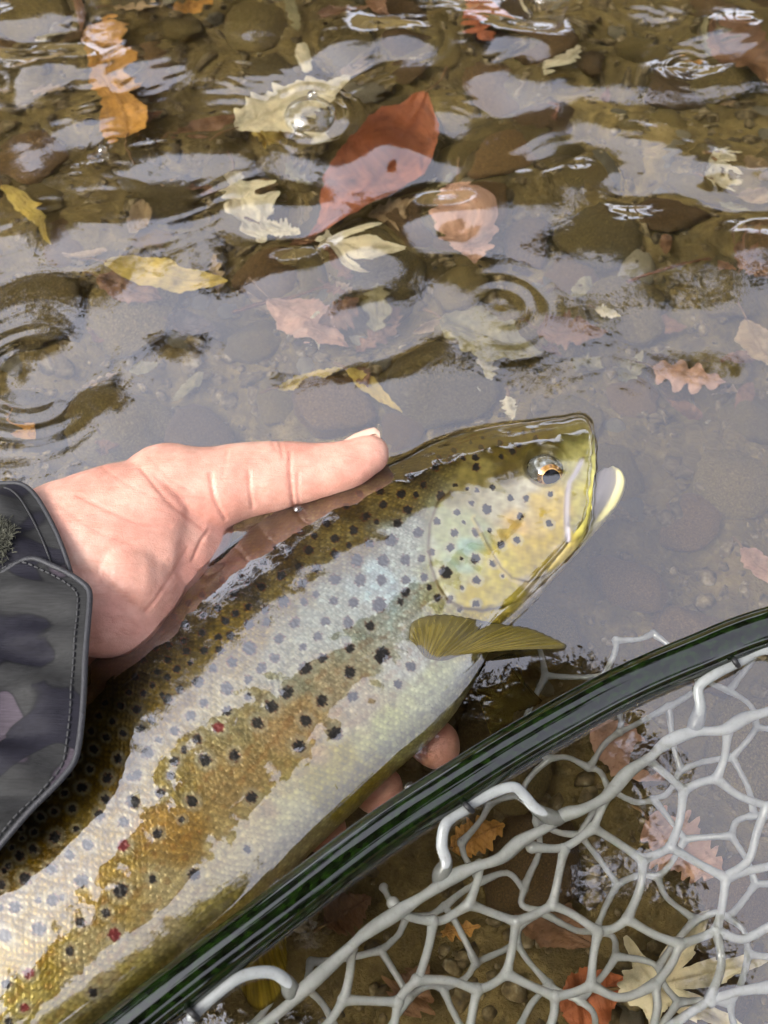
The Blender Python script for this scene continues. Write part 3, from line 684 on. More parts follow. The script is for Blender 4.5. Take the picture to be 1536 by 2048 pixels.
# --- base colours
CC = [(1000,880,92,80,32),(900,930,90,76,30),(700,1020,84,68,28),(560,1105,80,62,25),(400,1220,82,66,25),(250,1340,70,55,20),(150,1500,84,68,25),(50,1620,84,68,25),(820,935,62,50,20),(480,1150,60,46,20),(300,1270,58,44,18),
 (800,1010,135,118,66),(700,1085,132,114,62),(600,1170,138,120,66),(480,1285,140,118,54),(350,1420,132,108,42),(230,1560,132,106,38),(100,1700,124,98,34),(0,1800,118,92,34),
 (810,1090,182,186,168),(770,1170,186,200,196),(660,1240,172,176,156),(570,1340,164,162,136),(450,1430,166,154,112),(330,1560,160,142,86),(200,1690,150,128,66),(80,1800,140,118,52),
 (820,1300,206,206,190),(700,1400,196,182,150),(600,1450,190,164,120),(480,1560,184,160,112),(350,1660,176,144,86),(200,1800,172,146,84),(60,1920,160,138,66),
 (880,1370,204,206,160),(780,1460,200,200,140),(690,1545,186,172,88),(655,1585,176,164,80),(600,1640,208,200,146),(480,1720,208,194,146),(350,1800,200,184,138),(200,1920,192,176,130),(80,2040,186,170,104),  # belly: patch clear of mirrored sky painted olive, overbright lower left toned down
 (620,1690,204,194,150),(450,1830,206,190,120),(260,1975,196,180,108),(-100,1850,110,88,30),(-200,2100,140,118,60),
 (1100,875,92,80,30),(1150,858,112,106,60),(1000,930,100,86,36),(940,950,140,128,76),(1000,1000,184,178,150),(1050,1000,196,190,168),(900,1060,166,170,130),(930,1110,164,188,174),(900,1160,188,184,134),(955,1190,194,176,70),
 (1040,1060,206,178,112),(1060,1110,196,176,72),(1095,1085,196,174,66),(1100,1030,204,182,104),(1158,1010,196,186,104),(1165,940,184,178,118),(1000,1200,212,196,96),(1060,1190,226,212,186),(1120,1115,226,206,146),(985,1235,214,192,92),(1020,1150,200,184,80)]
CA = np.array(CC, float); num = np.zeros((NS, NT, 3)); den = np.zeros((NS, NT))
wn1 = SNoise(61, 40, 160, 12); wn2 = SNoise(62, 40, 160, 12)
qx, qy = pu+10*wn1(pu, pv), pv+10*wn2(pu, pv)
LA = linarr(CA[:, 2:])
for (x, y, *_), c in zip(CC, LA):
    w = 1/(((qx-x)**2+(qy-y)**2)/2500+.05)**2.2; den += w; num += w[..., None]*c
base = num/den[..., None]
# fine colour: mottling, bronze flecks, blue-silver sheen of single scales
mott = SNoise(63, 8, 40, 24)(pu, pv)
blu = np.exp(-(((pu-735)/130)**2+((pv-1200)/120)**2))
base = base*(1+.10*mott)[..., None]
sv = (hsh-.5)*scm
base = base*((1+.42*sv)*(1+scm*(1-.45*sstep(.02, .05, bT))*(-.24+.60*np.exp(-((fx-.62)/.2)**2-(fy/.30)**2))))[..., None]  # glint of each scale painted into the colour, with darker gaps around
base = base+(blu*np.maximum(sv, 0)*.5)[..., None]*np.array([.10, .32, .40])
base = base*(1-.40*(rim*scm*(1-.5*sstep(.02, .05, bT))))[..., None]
bz = sstep(.55, 1.1, SNoise(64, 18, 60, 18)(pu, pv))*sstep(0, .02, bT)*sstep(.05, .03, bT)*scm
base = base*(1-bz[..., None]*.24)+bz[..., None]*.24*np.array(lin(150, 88, 30))
pale = halo*sstep(1240, 1420, pv+.45*(pu-500))*.40+halo*headm*.35*sstep(955, 1000, pv)
base = base*(1-pale[..., None])+pale[..., None]*np.array([.56, .54, .40])
brown = sstep(.10, .55, spot)*(1-sstep(.5, .95, spot))
base = base*(1-.75*brown[..., None])+.75*brown[..., None]*np.array(lin(105, 42, 18))
sk = np.array(lin(16, 9, 8)); rdc = np.array(lin(118, 14, 10))
scol = sk*(1-red[..., None])+rdc*red[..., None]
ss = sstep(.35, .9, spot*(1-.22*rim*scm)); base = base*(1-ss[..., None])+ss[..., None]*scol
# dark creases of the head plates and the pale lip
for pl, wd, st in ((gill[:10], 4.5, .8), (preop[:7], 3.0, .65), (maxil[:7], 3.0, .65)):
    d, _ = polydist(pu, pv, pl); e = np.exp(-(d/wd)**2)*st; base = base*(1-e[..., None])+e[..., None]*np.array(lin(84, 62, 26))
d, _ = polydist(pu, pv, [(1163, 925), (1150, 950), (1138, 968), (1133, 1000), (1131, 1040), (1131, 1080)]); e = np.exp(-((d-1)/4.5)**2)*.85
base = base*(1-e[..., None])+e[..., None]*np.array(lin(205, 200, 214)); rel = rel+.0004*e
d, _ = polydist(pu, pv, [(948, 1040), (962, 1066), (980, 1100), (1000, 1135), (1022, 1157), (1052, 1163), (1080, 1152)]); e = np.exp(-((d-5)/3)**2)*.6*(~ip)
base = base*(1-e[..., None])+e[..., None]*np.array(lin(214, 196, 140))
lum = base@np.array([.3, .6, .1]); base = lum[..., None]+1.14*(base-lum[..., None]); base = np.clip(base*.72, .003, .8)
# socket for the eye
de = np.hypot(pu-1090, pv-936); rel = rel-.0022*sstep(44, 28, de)+.0009*np.exp(-((de-44)/7)**2)
# displace along normals (near flank), mirror data for the far flank
dS = np.gradient(V, axis=0); dT = np.gradient(V, axis=1); nn = np.cross(dS, dT); nn /= np.linalg.norm(nn, axis=2)[..., None]+1e-12
if (nn[NS//2, NT//2] @ nrm) < 0: nn = -nn
mir = np.clip(np.round((2*np.pi-th[NT:])/np.pi*(NT-1)).astype(int), 0, NT-1)
full = lambda A: np.concatenate([A, A[:, mir]], axis=1)
taper = np.ones(NS); taper[:8] = np.linspace(0, 1, 8)
V = V+nn*(full(rel)*taper[:, None])[..., None]
base_f = full(base); rough_f = full(np.clip(.34+.10*headm+.10*ss, 0, 1)); met_f = full(np.clip(.42*scm*(1-ss)*sstep(-.045, -.005, bT)+.12*scm, 0, 1))
me = mesh('trout_body', V.reshape(-1, 3), grid_faces(NS, NJ, wrap_j=True)[:, ::-1])
cattr(me, 'skin', base_f.reshape(-1, 3)); fattr(me, 'rough', rough_f); fattr(me, 'metal', met_f)
# close both ends
bm = bmesh.new(); bm.from_mesh(me); bm.verts.ensure_lookup_table()
for i in (0, NS-1):
    try: bm.faces.new([bm.verts[i*NJ+j] for j in (range(NJ) if i else range(NJ-1, -1, -1))])
    except Exception: pass
bm.to_mesh(me); bm.free()
m, nt, out = mat('trout_skin')
a = attr_n(nt, 'skin'); rr = attr_n(nt, 'rough'); mm = attr_n(nt, 'metal'); gn = noise_n(nt, 900, 2, .6)
principled(nt, out, Base_Color=a.outputs['Color'], Roughness=rr.outputs['Fac'], Metallic=mm.outputs['Fac'], Specular_IOR_Level=.42, Normal=bump_n(nt, gn.outputs[0], .12, .0004), Coat_Weight=.15, Coat_Roughness=.12)
TROUT_SKIN = m
trout = obj('trout', None, label='live spotted brown trout cradled in a hand at the water surface', cat='fish')
body = obj('body', me, TROUT_SKIN, trout)
# helper: surface height of the flank at a pixel
VF = V[:, :NT].reshape(-1, 3); PF = np.stack([pu.ravel(), pv.ravel()], 1)
def flank(u, v):
    i = np.argmin((PF[:, 0]-u)**2+(PF[:, 1]-v)**2); return VF[i]

# --- eye
ec = flank(1090, 938)+np.array([0, 0, -.0020]); er = .0083
def sphere(c, r, sc=(1, 1, 1), nu=40, nv=28):
    u = np.linspace(0, 2*np.pi, nu, endpoint=False); v = np.linspace(.02, np.pi-.02, nv)
    U, Vv = np.meshgrid(u, v, indexing='ij'); A = np.stack([np.sin(Vv)*np.cos(U)*sc[0], np.sin(Vv)*np.sin(U)*sc[1], np.cos(Vv)*sc[2]], -1)*r
    return (A+np.asarray(c)).reshape(-1, 3), grid_faces(nu, nv, wrap_i=True)
def cap(c, r, axisv, a0, a1, n=48, k=8):
    w = np.asarray(axisv, float); w /= np.linalg.norm(w); s = np.cross(w, [0, 1, .3]); s /= np.linalg.norm(s); t = np.cross(w, s)
    P_ = np.linspace(0, 2*np.pi, n, endpoint=False); A = np.linspace(max(a0, .01), a1, k); U, Aa = np.meshgrid(P_, A, indexing='ij')
    q = np.cos(Aa)[..., None]*w+np.sin(Aa)[..., None]*(np.cos(U)[..., None]*s+np.sin(U)[..., None]*t)
    return (np.asarray(c)+q*r).reshape(-1, 3), grid_faces(n, k, wrap_i=True)
m_eye, nt, out = mat('eye_tissue')
n1 = noise_n(nt, 260, 4, .6); cr = ramp(nt, n1.outputs[0], [(.35, (.05, .042, .018)), (.52, (.13, .13, .11)), (.7, (.30, .33, .35))])
principled(nt, out, Base_Color=cr.outputs[0], Roughness=.12, Specular_IOR_Level=1.0, Coat_Weight=1.0, Coat_Roughness=.02)
eye = obj('eye', mesh('eye', *sphere(ec, er, (1, 1, .92))), m_eye, trout)
look = (P(1103, 962, 0)-P(1090, 938, 0)); look = np.array([look[0], look[1], 0])/np.linalg.norm(look)*.66+np.array([0, -.08, .75])
m_iris, nt, out = mat('iris_gold'); n1 = noise_n(nt, 700, 4, .6); cr = ramp(nt, n1.outputs[0], [(.35, (.12, .055, .015)), (.6, (.36, .19, .05))])
principled(nt, out, Base_Color=cr.outputs[0], Roughness=.2, Metallic=.3, Coat_Weight=1.0, Coat_Roughness=.03)
obj('iris', mesh('iris', *cap(ec, er*1.012, look, .30, .74)), m_iris, eye)
obj('iris_rim', mesh('iris_rim', *cap(ec, er*1.022, look, .46, .52)), simple('iris_rim', (.62, .36, .12), .2, .5, Coat_Weight=1.0), eye)
obj('pupil', mesh('pupil', *cap(ec, er*1.018, look, 0, .47)), simple('pupil_black', (.003, .003, .004), .08, Specular_IOR_Level=.25), eye)

# --- lower jaw: tapering trough, lip ridge, pale mouth lining
jaw_o = [(1128, 1128), (1165, 1092), (1204, 1050), (1236, 1010), (1251, 970), (1244, 945), (1228, 934)]
jaw_i = [(1108, 1060), (1130, 1040), (1155, 1015), (1172, 990), (1183, 966), (1192, 948), (1206, 937)]
zz = [-.010, -.006, -.004, -.003, -.0028, -.0028, -.0028]
O = catmull([W(u, v, z) for (u, v), z in zip(jaw_o, zz)], 40); I = catmull([W(u, v, z-.003) for (u, v), z in zip(jaw_i, zz)], 40)
a = np.linspace(0, 2*np.pi, 28, endpoint=False)
cen = (O+I)/2; half = (O-I)/2; hw = np.interp(np.linspace(0, 1, 40), [0, .3, .8, 1], [.016, .012, .010, .005])
tz = np.cos(a)[None, :, None]*half[:, None]+(np.sin(a)*np.where(np.sin(a) > 0, .62, 1.0))[None, :, None]*hw[:, None, None]*np.array([0, -.1, 1.])
dish = np.exp(-((np.cos(a)+.15)/.55)**2)*(np.sin(a) > 0)
tz = tz-(dish[None, :]*hw[:, None]*.55)[..., None]*np.array([0, 0, 1.])
JV = (cen[:, None]+tz).reshape(-1, 3); jm = mesh('lower_jaw', JV, grid_faces(40, 28, wrap_j=True))
jc = np.zeros((40, 28, 3)); oc = np.array(lin(206, 198, 150)); ic = np.array(lin(214, 206, 206)); ol = np.array(lin(186, 176, 104))
f = sstep(.1, .6, np.cos(a))[None, :, None]; jc[:] = ic*(1-f)+oc*f
tipf = np.linspace(0, 1, 40)[:, None, None]; jc = jc*(1-.35*f*(1-tipf))+ol*.35*f*(1-tipf)
cattr(jm, 'skin', jc.reshape(-1, 3)); fattr(jm, 'rough', np.full(40*28, .35)); fattr(jm, 'metal', np.zeros(40*28))
bm = bmesh.new(); bm.from_mesh(jm); bm.verts.ensure_lookup_table()
bm.faces.new([bm.verts[j] for j in range(28)]); bm.faces.new([bm.verts[39*28+j] for j in range(27, -1, -1)]); bm.to_mesh(jm); bm.free()
obj('lower_jaw', jm, TROUT_SKIN, trout)

# --- fins
def fin_material(name, c0, c1, alpha=.15, coat=.4, spec=.5):
    m, nt, out = mat(name); uv = nt.nodes.new('ShaderNodeUVMap'); sp = nt.nodes.new('ShaderNodeSeparateXYZ'); nt.links.new(uv.outputs[0], sp.inputs[0])
    r = attr_n(nt, 'ray'); n1 = noise_n(nt, 240, 4, .6)
    c = mixc(nt, math_n(nt, 'MULTIPLY', r.outputs['Fac'], .55), c0, c1)
    sv_ = nt.nodes.new('ShaderNodeMapping'); sv_.inputs['Scale'].default_value = (60, 2.5, 1); nt.links.new(uv.outputs[0], sv_.inputs[0]); sn_ = N(nt, 'ShaderNodeTexNoise', Scale=1.0, Detail=3.0); nt.links.new(sv_.outputs[0], sn_.inputs['Vector'])
    sr_ = ramp(nt, sn_.outputs[0], [(.3, (.6, .58, .5)), (.7, (1.3, 1.3, 1.3))]); c = mixc(nt, 1.0, c, sr_.outputs[0], 'MULTIPLY')
    er_ = ramp(nt, sp.outputs[1], [(0, (1.25, 1.2, 1.1)), (.7, (1, 1, 1)), (.965, (.85, .85, .8)), (.99, (.3, .28, .22))]); c = mixc(nt, 1.0, c, er_.outputs[0], 'MULTIPLY')
    p = principled(nt, out, Base_Color=c, Roughness=.35, Coat_Weight=coat, Specular_IOR_Level=spec)
    t = N(nt, 'ShaderNodeBsdfTranslucent'); nt.links.new(c, t.inputs[0]); tr = N(nt, 'ShaderNodeBsdfTransparent')
    m1 = nt.nodes.new('ShaderNodeMixShader'); m1.inputs[0].default_value = .35; nt.links.new(p.outputs[0], m1.inputs[1]); nt.links.new(t.outputs[0], m1.inputs[2])
    m2 = nt.nodes.new('ShaderNodeMixShader'); m2.inputs[0].default_value = alpha; nt.links.new(m1.outputs[0], m2.inputs[1]); nt.links.new(tr.outputs[0], m2.inputs[2])
    nt.links.new(m2.outputs[0], out.inputs[0]); return m
def fan(name, basepx, edgepx, zb, ze, nray, matr, amp=.0007, belly=0.0, thick=.0005):
    na, nb = nray*8, 26
    bp = resample(catmull(basepx, 60), na); ep = resample(catmull(edgepx, 80), na)
    A, Bq = np.meshgrid(np.linspace(0, 1, na), np.linspace(0, 1, nb), indexing='ij')
    zb_ = np.interp(A[:, 0], np.linspace(0, 1, len(zb)), zb); ze_ = np.interp(A[:, 0], np.linspace(0, 1, len(ze)), ze)
    rb = np.array([W(u, v, z) for (u, v), z in zip(bp, zb_)]); re = np.array([W(u, v, z) for (u, v), z in zip(ep, ze_)])
    S = rb[:, None]*(1-Bq[..., None])+re[:, None]*Bq[..., None]
    rayv = np.cos(A*2*np.pi*nray)
    S[..., 2] += amp*rayv*sstep(0, .25, Bq)+belly*np.sin(np.pi*Bq)
    edge = .00012*np.sin(A*2*np.pi*nray+1)*sstep(.85, 1, Bq); S[..., 1] += edge
    T_ = S.copy(); T_[..., 2] -= thick*(1.2-Bq)
    n = na*nb; F = grid_faces(na, nb)
    me = mesh(name, np.vstack([S.reshape(-1, 3), T_.reshape(-1, 3)]), np.vstack([F, F[:, ::-1]+n]))
    fattr(me, 'ray', np.r_[(.5+.5*rayv).ravel(), (.5+.5*rayv).ravel()]); uvset(me, np.vstack([np.stack([A.ravel(), Bq.ravel()], 1)]*2))
    return obj(name, me, matr, trout)
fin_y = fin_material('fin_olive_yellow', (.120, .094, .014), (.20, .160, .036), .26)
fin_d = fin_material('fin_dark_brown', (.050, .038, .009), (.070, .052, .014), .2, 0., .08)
fin_p = fin_material('fin_pelvic_yellow', (.34, .24, .015), (.46, .34, .05), .12)
PB = [(838, 1300), (846, 1310), (862, 1318), (890, 1320), (920, 1308), (950, 1296)]; PE = [(818, 1278), (824, 1246), (854, 1232), (892, 1229), (932, 1235), (983, 1245), (1024, 1251), (1061, 1257), (1102, 1274), (1131, 1289), (1126, 1297), (1085, 1297), (1037, 1296), (990, 1292)]
FZB = [max(flank(*p)[2], -.02)+.0008 for p in PB]; FZE = [max(flank(*p)[2]+.0022, .0012) for p in PE]
fan('pectoral_fin', [(838, 1300), (846, 1310), (862, 1318), (890, 1320), (920, 1308), (950, 1296)],
    [(818, 1278), (824, 1246), (854, 1232), (892, 1229), (932, 1235), (983, 1245), (1024, 1251), (1061, 1257), (1102, 1274), (1131, 1289), (1126, 1297), (1085, 1297), (1037, 1296), (990, 1292)],
    FZB, FZE, 30, fin_y, .00005, .0016)
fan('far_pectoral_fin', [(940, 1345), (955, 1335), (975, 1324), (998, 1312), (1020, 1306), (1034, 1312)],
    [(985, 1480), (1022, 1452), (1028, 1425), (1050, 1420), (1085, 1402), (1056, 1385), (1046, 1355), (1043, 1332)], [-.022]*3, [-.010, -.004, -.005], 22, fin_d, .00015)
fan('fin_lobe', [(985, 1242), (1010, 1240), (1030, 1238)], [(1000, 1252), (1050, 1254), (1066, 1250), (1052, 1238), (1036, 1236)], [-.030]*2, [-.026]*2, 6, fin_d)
fan('pelvic_fin', [(470, 1800), (500, 1778), (545, 1745), (560, 1738)], [(470, 1960), (510, 2020), (560, 1990), (574, 1930), (574, 1870), (572, 1760)], [-.048]*3, [-.040, -.035, -.04], 11, fin_p, .0006)
fan('dorsal_fin', [(330, 1232), (270, 1280), (200, 1345), (130, 1425), (60, 1520)], [(250, 1265), (195, 1310), (140, 1370), (80, 1440), (10, 1530)], [-.030]*3, [-.022]*3, 13, fin_material('fin_dorsal', (.05, .04, .010), (.11, .085, .022), .08), .0006)
fan('tail_fin', [(-425, 2175), (-400, 2270), (-350, 2385)], [(-640, 2260), (-580, 2420), (-560, 2520), (-480, 2580)], [-.02, -.02], [-.02, -.02], 19, fin_d, .0006)

# ================================================================== THE ANGLER'S HAND AND SLEEVE
def pxm(u, v, z=0.0): return np.linalg.norm(P(u+20, v, z)-P(u-20, v, z))/40
def limb(pts, flat=.8, n=40, seg=28, conv=W):
    """pts: (u, v, z, half width in px)"""
    c = np.array([[*conv(u, v, z), r*pxm(u, v, z)] for u, v, z, r in pts]); s = catmull(c, n)
    return tube_arrays(s[:, :3], s[:, 3], seg, flat)
Wz = lambda u, v, z: P(u, v, z)
HP = [limb([(330, 990, .000, 104), (405, 984, .001, 94), (480, 964, .002, 82), (560, 951, .002, 74), (640, 942, .003, 60), (695, 929, .004, 51), (735, 910, .005, 44)], .82, conv=Wz),
      limb([(60, 1125, .006, 150), (180, 1085, .006, 158), (300, 1050, .002, 150), (345, 1050, -.002, 128)], .60, conv=Wz),
      limb([(-420, 1330, .004, 170), (-200, 1230, .006, 160), (60, 1130, .006, 152)], .70, conv=Wz),
      limb([(140, 1190, .004, 120), (250, 1215, .000, 112), (335, 1262, -.028, 92), (370, 1335, -.060, 70)], .72, conv=Wz),
      limb([(250, 1110, .002, 118), (350, 1125, -.007, 92), (430, 1165, -.036, 72), (500, 1200, -.060, 60)], .72, conv=Wz),
      limb([(280, 1160, .000, 116), (365, 1195, -.026, 90), (440, 1265, -.062, 66)], .72, conv=Wz),
      limb([(200, 1250, -.010, 90), (260, 1320, -.040, 78), (310, 1400, -.066, 62)], .72, conv=Wz)]
FING = [[(500, 1200, -.062, 52), (640, 1310, -.080, 48), (780, 1412, -.078, 46), (872, 1490, -.034, 48)],
        [(440, 1265, -.062, 54), (570, 1395, -.081, 50), (690, 1505, -.078, 48), (756, 1578, -.036, 50)],
        [(370, 1335, -.062, 52), (480, 1470, -.081, 48), (590, 1585, -.078, 45), (646, 1660, -.040, 46)],
        [(310, 1400, -.066, 44), (400, 1530, -.081, 42), (470, 1630, -.080, 39), (520, 1700, -.070, 36)]]
for f in FING: HP.append(limb(f, 1.0))
hv, hf = join(HP)
tmp = bpy.data.objects.new('hand_source', mesh('hand_source', hv, hf)); col.objects.link(tmp)
md = tmp.modifiers.new('r', 'REMESH'); md.mode = 'VOXEL'; md.voxel_size = .0009
ms = tmp.modifiers.new('s', 'SMOOTH'); ms.factor = .5; ms.iterations = 9
dgp = bpy.context.evaluated_depsgraph_get(); hm = bpy.data.meshes.new_from_object(tmp.evaluated_get(dgp))
bpy.data.objects.remove(tmp); hm.name = 'hand'
co = np.empty(len(hm.vertices)*3, np.float32); hm.vertices.foreach_get('co', co); co = co.reshape(-1, 3).astype(float)
no = np.empty(len(hm.vertices)*3, np.float32); hm.vertices.foreach_get('normal', no); no = no.reshape(-1, 3)
hu, hv_ = project(co)
disp = np.zeros(len(co)); redn = np.zeros(len(co))
CREASE = [([(581, 905), (580, 940), (583, 975), (587, 1012)], 3.2, .0008), ([(597, 945), (596, 975), (598, 1005)], 2.6, .0004), ([(497, 940), (500, 980), (505, 1015)], 3.2, .0006),
 ([(421, 950), (426, 985), (436, 1012), (450, 1036)], 3.5, .0008), ([(283, 943), (320, 990), (352, 1020), (406, 1056)], 3.5, .0006), ([(155, 991), (215, 1020), (278, 1046), (340, 1052)], 3.0, .0005),
 ([(374, 1096), (350, 1140), (318, 1190), (290, 1225)], 3.5, .0005), ([(120, 1010), (190, 1060), (270, 1090)], 2.6, .0003), ([(300, 915), (340, 960), (385, 985)], 2.4, .0003), ([(415, 1062), (400, 1085), (385, 1120)], 3.2, .0007),
 ([(205, 935), (260, 975), (330, 1008)], 2.2, .00028), ([(455, 900), (450, 930), (445, 960)], 2.6, .0003), ([(560, 885), (563, 900), (566, 915)], 2.4, .0005), ([(545, 884), (550, 898)], 2.2, .0004), ([(150, 1140), (220, 1150), (300, 1130)], 2.4, .00025)]
top = (no[:, 2] > -.2) & (co[:, 2] > -.05)
cren = np.zeros(len(co))
for pl, wd, dep in CREASE:
    d, _ = polydist(hu, hv_, catmull(pl, 20)); e = np.exp(-(d/wd)**2)*top; disp -= dep*e; cren = np.maximum(cren, e*dep/.0008)
    redn = np.maximum(redn, .55*np.exp(-(d/(wd*5))**2)*top*dep/.0008)
for u, v, s, a in [(720, 925, 60, .55), (640, 950, 60, .55), (430, 1030, 60, .75), (540, 1010, 70, .45), (350, 1010, 80, .35), (300, 900, 60, .3), (120, 1000, 70, .35), (390, 1120, 60, .7), (250, 1240, 90, .35), (870, 1490, 60, .25), (760, 1580, 60, .3), (650, 1670, 60, .35)]:
    redn = np.maximum(redn, a*np.exp(-((hu-u)**2+(hv_-v)**2)/s**2))
# pads and soft folds
for u, v, s, a in [(690, 940, 45, .0010), (540, 965, 35, .0008), (330, 960, 90, .0018), (460, 985, 35, .0008)]:
    disp += a*np.exp(-((hu-u)**2+(hv_-v)**2)/s**2)*top
disp += .00014*SNoise(71, .008, .03, 22, 3)(co[:, 0], co[:, 1], co[:, 2])
co = co+no*disp[:, None]; hm.vertices.foreach_set('co', co.astype(np.float32).ravel()); hm.update()
hm.polygons.foreach_set('use_smooth', np.ones(len(hm.polygons), bool))
fattr(hm, 'red', np.clip(redn, 0, 1)); fattr(hm, 'crease', np.clip(cren, 0, 1))
m, nt, out = mat('skin')
r_ = attr_n(nt, 'red'); c_ = attr_n(nt, 'crease'); n1 = noise_n(nt, 55, 5, .6); n2 = noise_n(nt, 900, 3, .6); n3 = noise_n(nt, 260, 4, .6)
b0 = ramp(nt, n1.outputs[0], [(.3, (.45, .215, .162)), (.55, (.53, .30, .232)), (.75, (.57, .365, .285))])
c1 = mixc(nt, math_n(nt, 'MULTIPLY', r_.outputs['Fac'], .75), b0.outputs[0], (.62, .245, .185))
c1 = mixc(nt, math_n(nt, 'MULTIPLY', c_.outputs['Fac'], .22), c1, (.46, .15, .10))
sp = ramp(nt, n3.outputs[0], [(.4, (.93, .9, .88)), (.6, (1.04, 1.03, 1.02))]); c1 = mixc(nt, 1.0, c1, sp.outputs[0], 'MULTIPLY')
# fine skin lines
tc = nt.nodes.new('ShaderNodeTexCoord'); vo = N(nt, 'ShaderNodeTexVoronoi', Scale=900.0); vo.feature = 'DISTANCE_TO_EDGE'; nt.links.new(tc.outputs['Object'], vo.inputs['Vector'])
vs = ramp(nt, vo.outputs['Distance'], [(0, (0, 0, 0)), (.12, (1, 1, 1))])
am = nt.nodes.new('ShaderNodeMapping'); am.inputs['Rotation'].default_value = (0, 0, -.45); am.inputs['Scale'].default_value = (60, 420, 200); nt.links.new(tc.outputs['Object'], am.inputs[0])
an = N(nt, 'ShaderNodeTexNoise', Scale=1.0, Detail=4.0, Distortion=1.2); nt.links.new(am.outputs[0], an.inputs['Vector'])
ar_ = ramp(nt, an.outputs[0], [(.36, (0, 0, 0)), (.48, (1, 1, 1))]); c1 = mixc(nt, 1.0, c1, ramp(nt, an.outputs[0], [(.33, (.95, .90, .88)), (.45, (1, 1, 1))]).outputs[0], 'MULTIPLY'); n2 = n2
hgt_ = math_n(nt, 'ADD', math_n(nt, 'MULTIPLY', vs.outputs[0], .35), math_n(nt, 'ADD', math_n(nt, 'ADD', n2.outputs[0], n3.outputs[0]), math_n(nt, 'MULTIPLY', ar_.outputs[0], .5)))
p = principled(nt, out, Base_Color=c1, Roughness=.42, Subsurface_Weight=.18, Subsurface_Scale=.004, Normal=bump_n(nt, hgt_, .30, .0006), Specular_IOR_Level=.45, Coat_Weight=.12, Coat_Roughness=.25)
p.inputs['Subsurface Radius'].default_value = (1.0, .35, .2)
person = obj('person', None, label='bare hand cradling the trout, thumb along its back, in a dark camouflage sleeve', cat='person')
hand = obj('hand', hm, m, person)
# thumbnail seen nearly edge-on along the top of the thumb tip
nail_px = [(686, 885), (706, 873), (728, 864), (748, 859), (757, 866)]
na, nb = 24, 10
top_e = np.array([P(u, v-1, .0045) for u, v in resample(nail_px, na)]); low_e = np.array([P(u+3, v+8, .0105) for u, v in resample(nail_px, na)])
NV = np.zeros((na, nb, 3))
for j in range(nb):
    f = j/(nb-1); NV[:, j] = top_e*(1-f)+low_e*f; NV[:, j, 2] += .0016*math.sin(math.pi*f); NV[:, j, 1] += .0010*math.sin(math.pi*f)
N2 = NV.copy(); N2[..., 2] -= .0008; N2[..., 1] -= .0012; n = na*nb; F = grid_faces(na, nb)
obj('thumbnail', mesh('thumbnail', np.vstack([NV.reshape(-1, 3), N2.reshape(-1, 3)]), np.vstack([F, F[:, ::-1]+n])), simple('nail', (.62, .40, .31), .25, scale=150, var=.12, Coat_Weight=.5), hand)

# --- camouflage cloth
def camo_material():
    m, nt, out = mat('camouflage_cloth')
    base = noise_n(nt, 27, 1.0, .4, dist=.7); tc = nt.nodes.new('ShaderNodeTexCoord')
    mp = nt.nodes.new('ShaderNodeMapping'); mp.inputs['Location'].default_value = (3.1, 1.7, .4); nt.links.new(tc.outputs['Object'], mp.inputs[0])
    n2 = N(nt, 'ShaderNodeTexNoise', Scale=30.0, Detail=1.0, Distortion=.6); nt.links.new(mp.outputs[0], n2.inputs['Vector'])
    def band(src, t, w):   # crisp region and its darker outline
        a = ramp(nt, src, [(t-.0015, (0, 0, 0)), (t+.0015, (1, 1, 1))]); b = ramp(nt, src, [(t-w, (0, 0, 0)), (t, (1, 1, 1)), (t+w, (0, 0, 0))]); return a.outputs[0], b.outputs[0]
    grey, purple, navy, line = lin(40, 40, 40), lin(63, 56, 63), lin(24, 23, 31), lin(18, 18, 20)
    a1, e1 = band(base.outputs[0], .50, .013); a2, e2 = band(n2.outputs[0], .53, .013)
    c = mixc(nt, a1, grey, purple); c = mixc(nt, math_n(nt, 'MULTIPLY', e1, .75), c, line)
    c = mixc(nt, a2, c, navy); c = mixc(nt, math_n(nt, 'MULTIPLY', e2, .75), c, line)
    wv = nt.nodes.new('ShaderNodeMapping'); wv.inputs['Scale'].default_value = (140, 1800, 900); wv.inputs['Rotation'].default_value = (0, 0, .12); nt.links.new(tc.outputs['Object'], wv.inputs[0])
    th = N(nt, 'ShaderNodeTexNoise', Scale=1.0, Detail=3.0); nt.links.new(wv.outputs[0], th.inputs['Vector'])
    tr = ramp(nt, th.outputs[0], [(.3, (.78, .78, .78)), (.7, (1.22, 1.22, 1.24))]); c = mixc(nt, 1.0, c, tr.outputs[0], 'MULTIPLY')
    principled(nt, out, Base_Color=c, Roughness=.7, Specular_IOR_Level=.18, Normal=bump_n(nt, th.outputs[0], .35, .0006)); return m
CAMO = camo_material(); PIPE = simple('piping_cloth', (.018, .018, .022), .6, scale=900, var=.5, bump=.0006)
wr = SNoise(81, .02, .09, 18)
back = P(-330, 1330, .02)-P(100, 1180, .02); back[2] = 0; back /= np.linalg.norm(back)
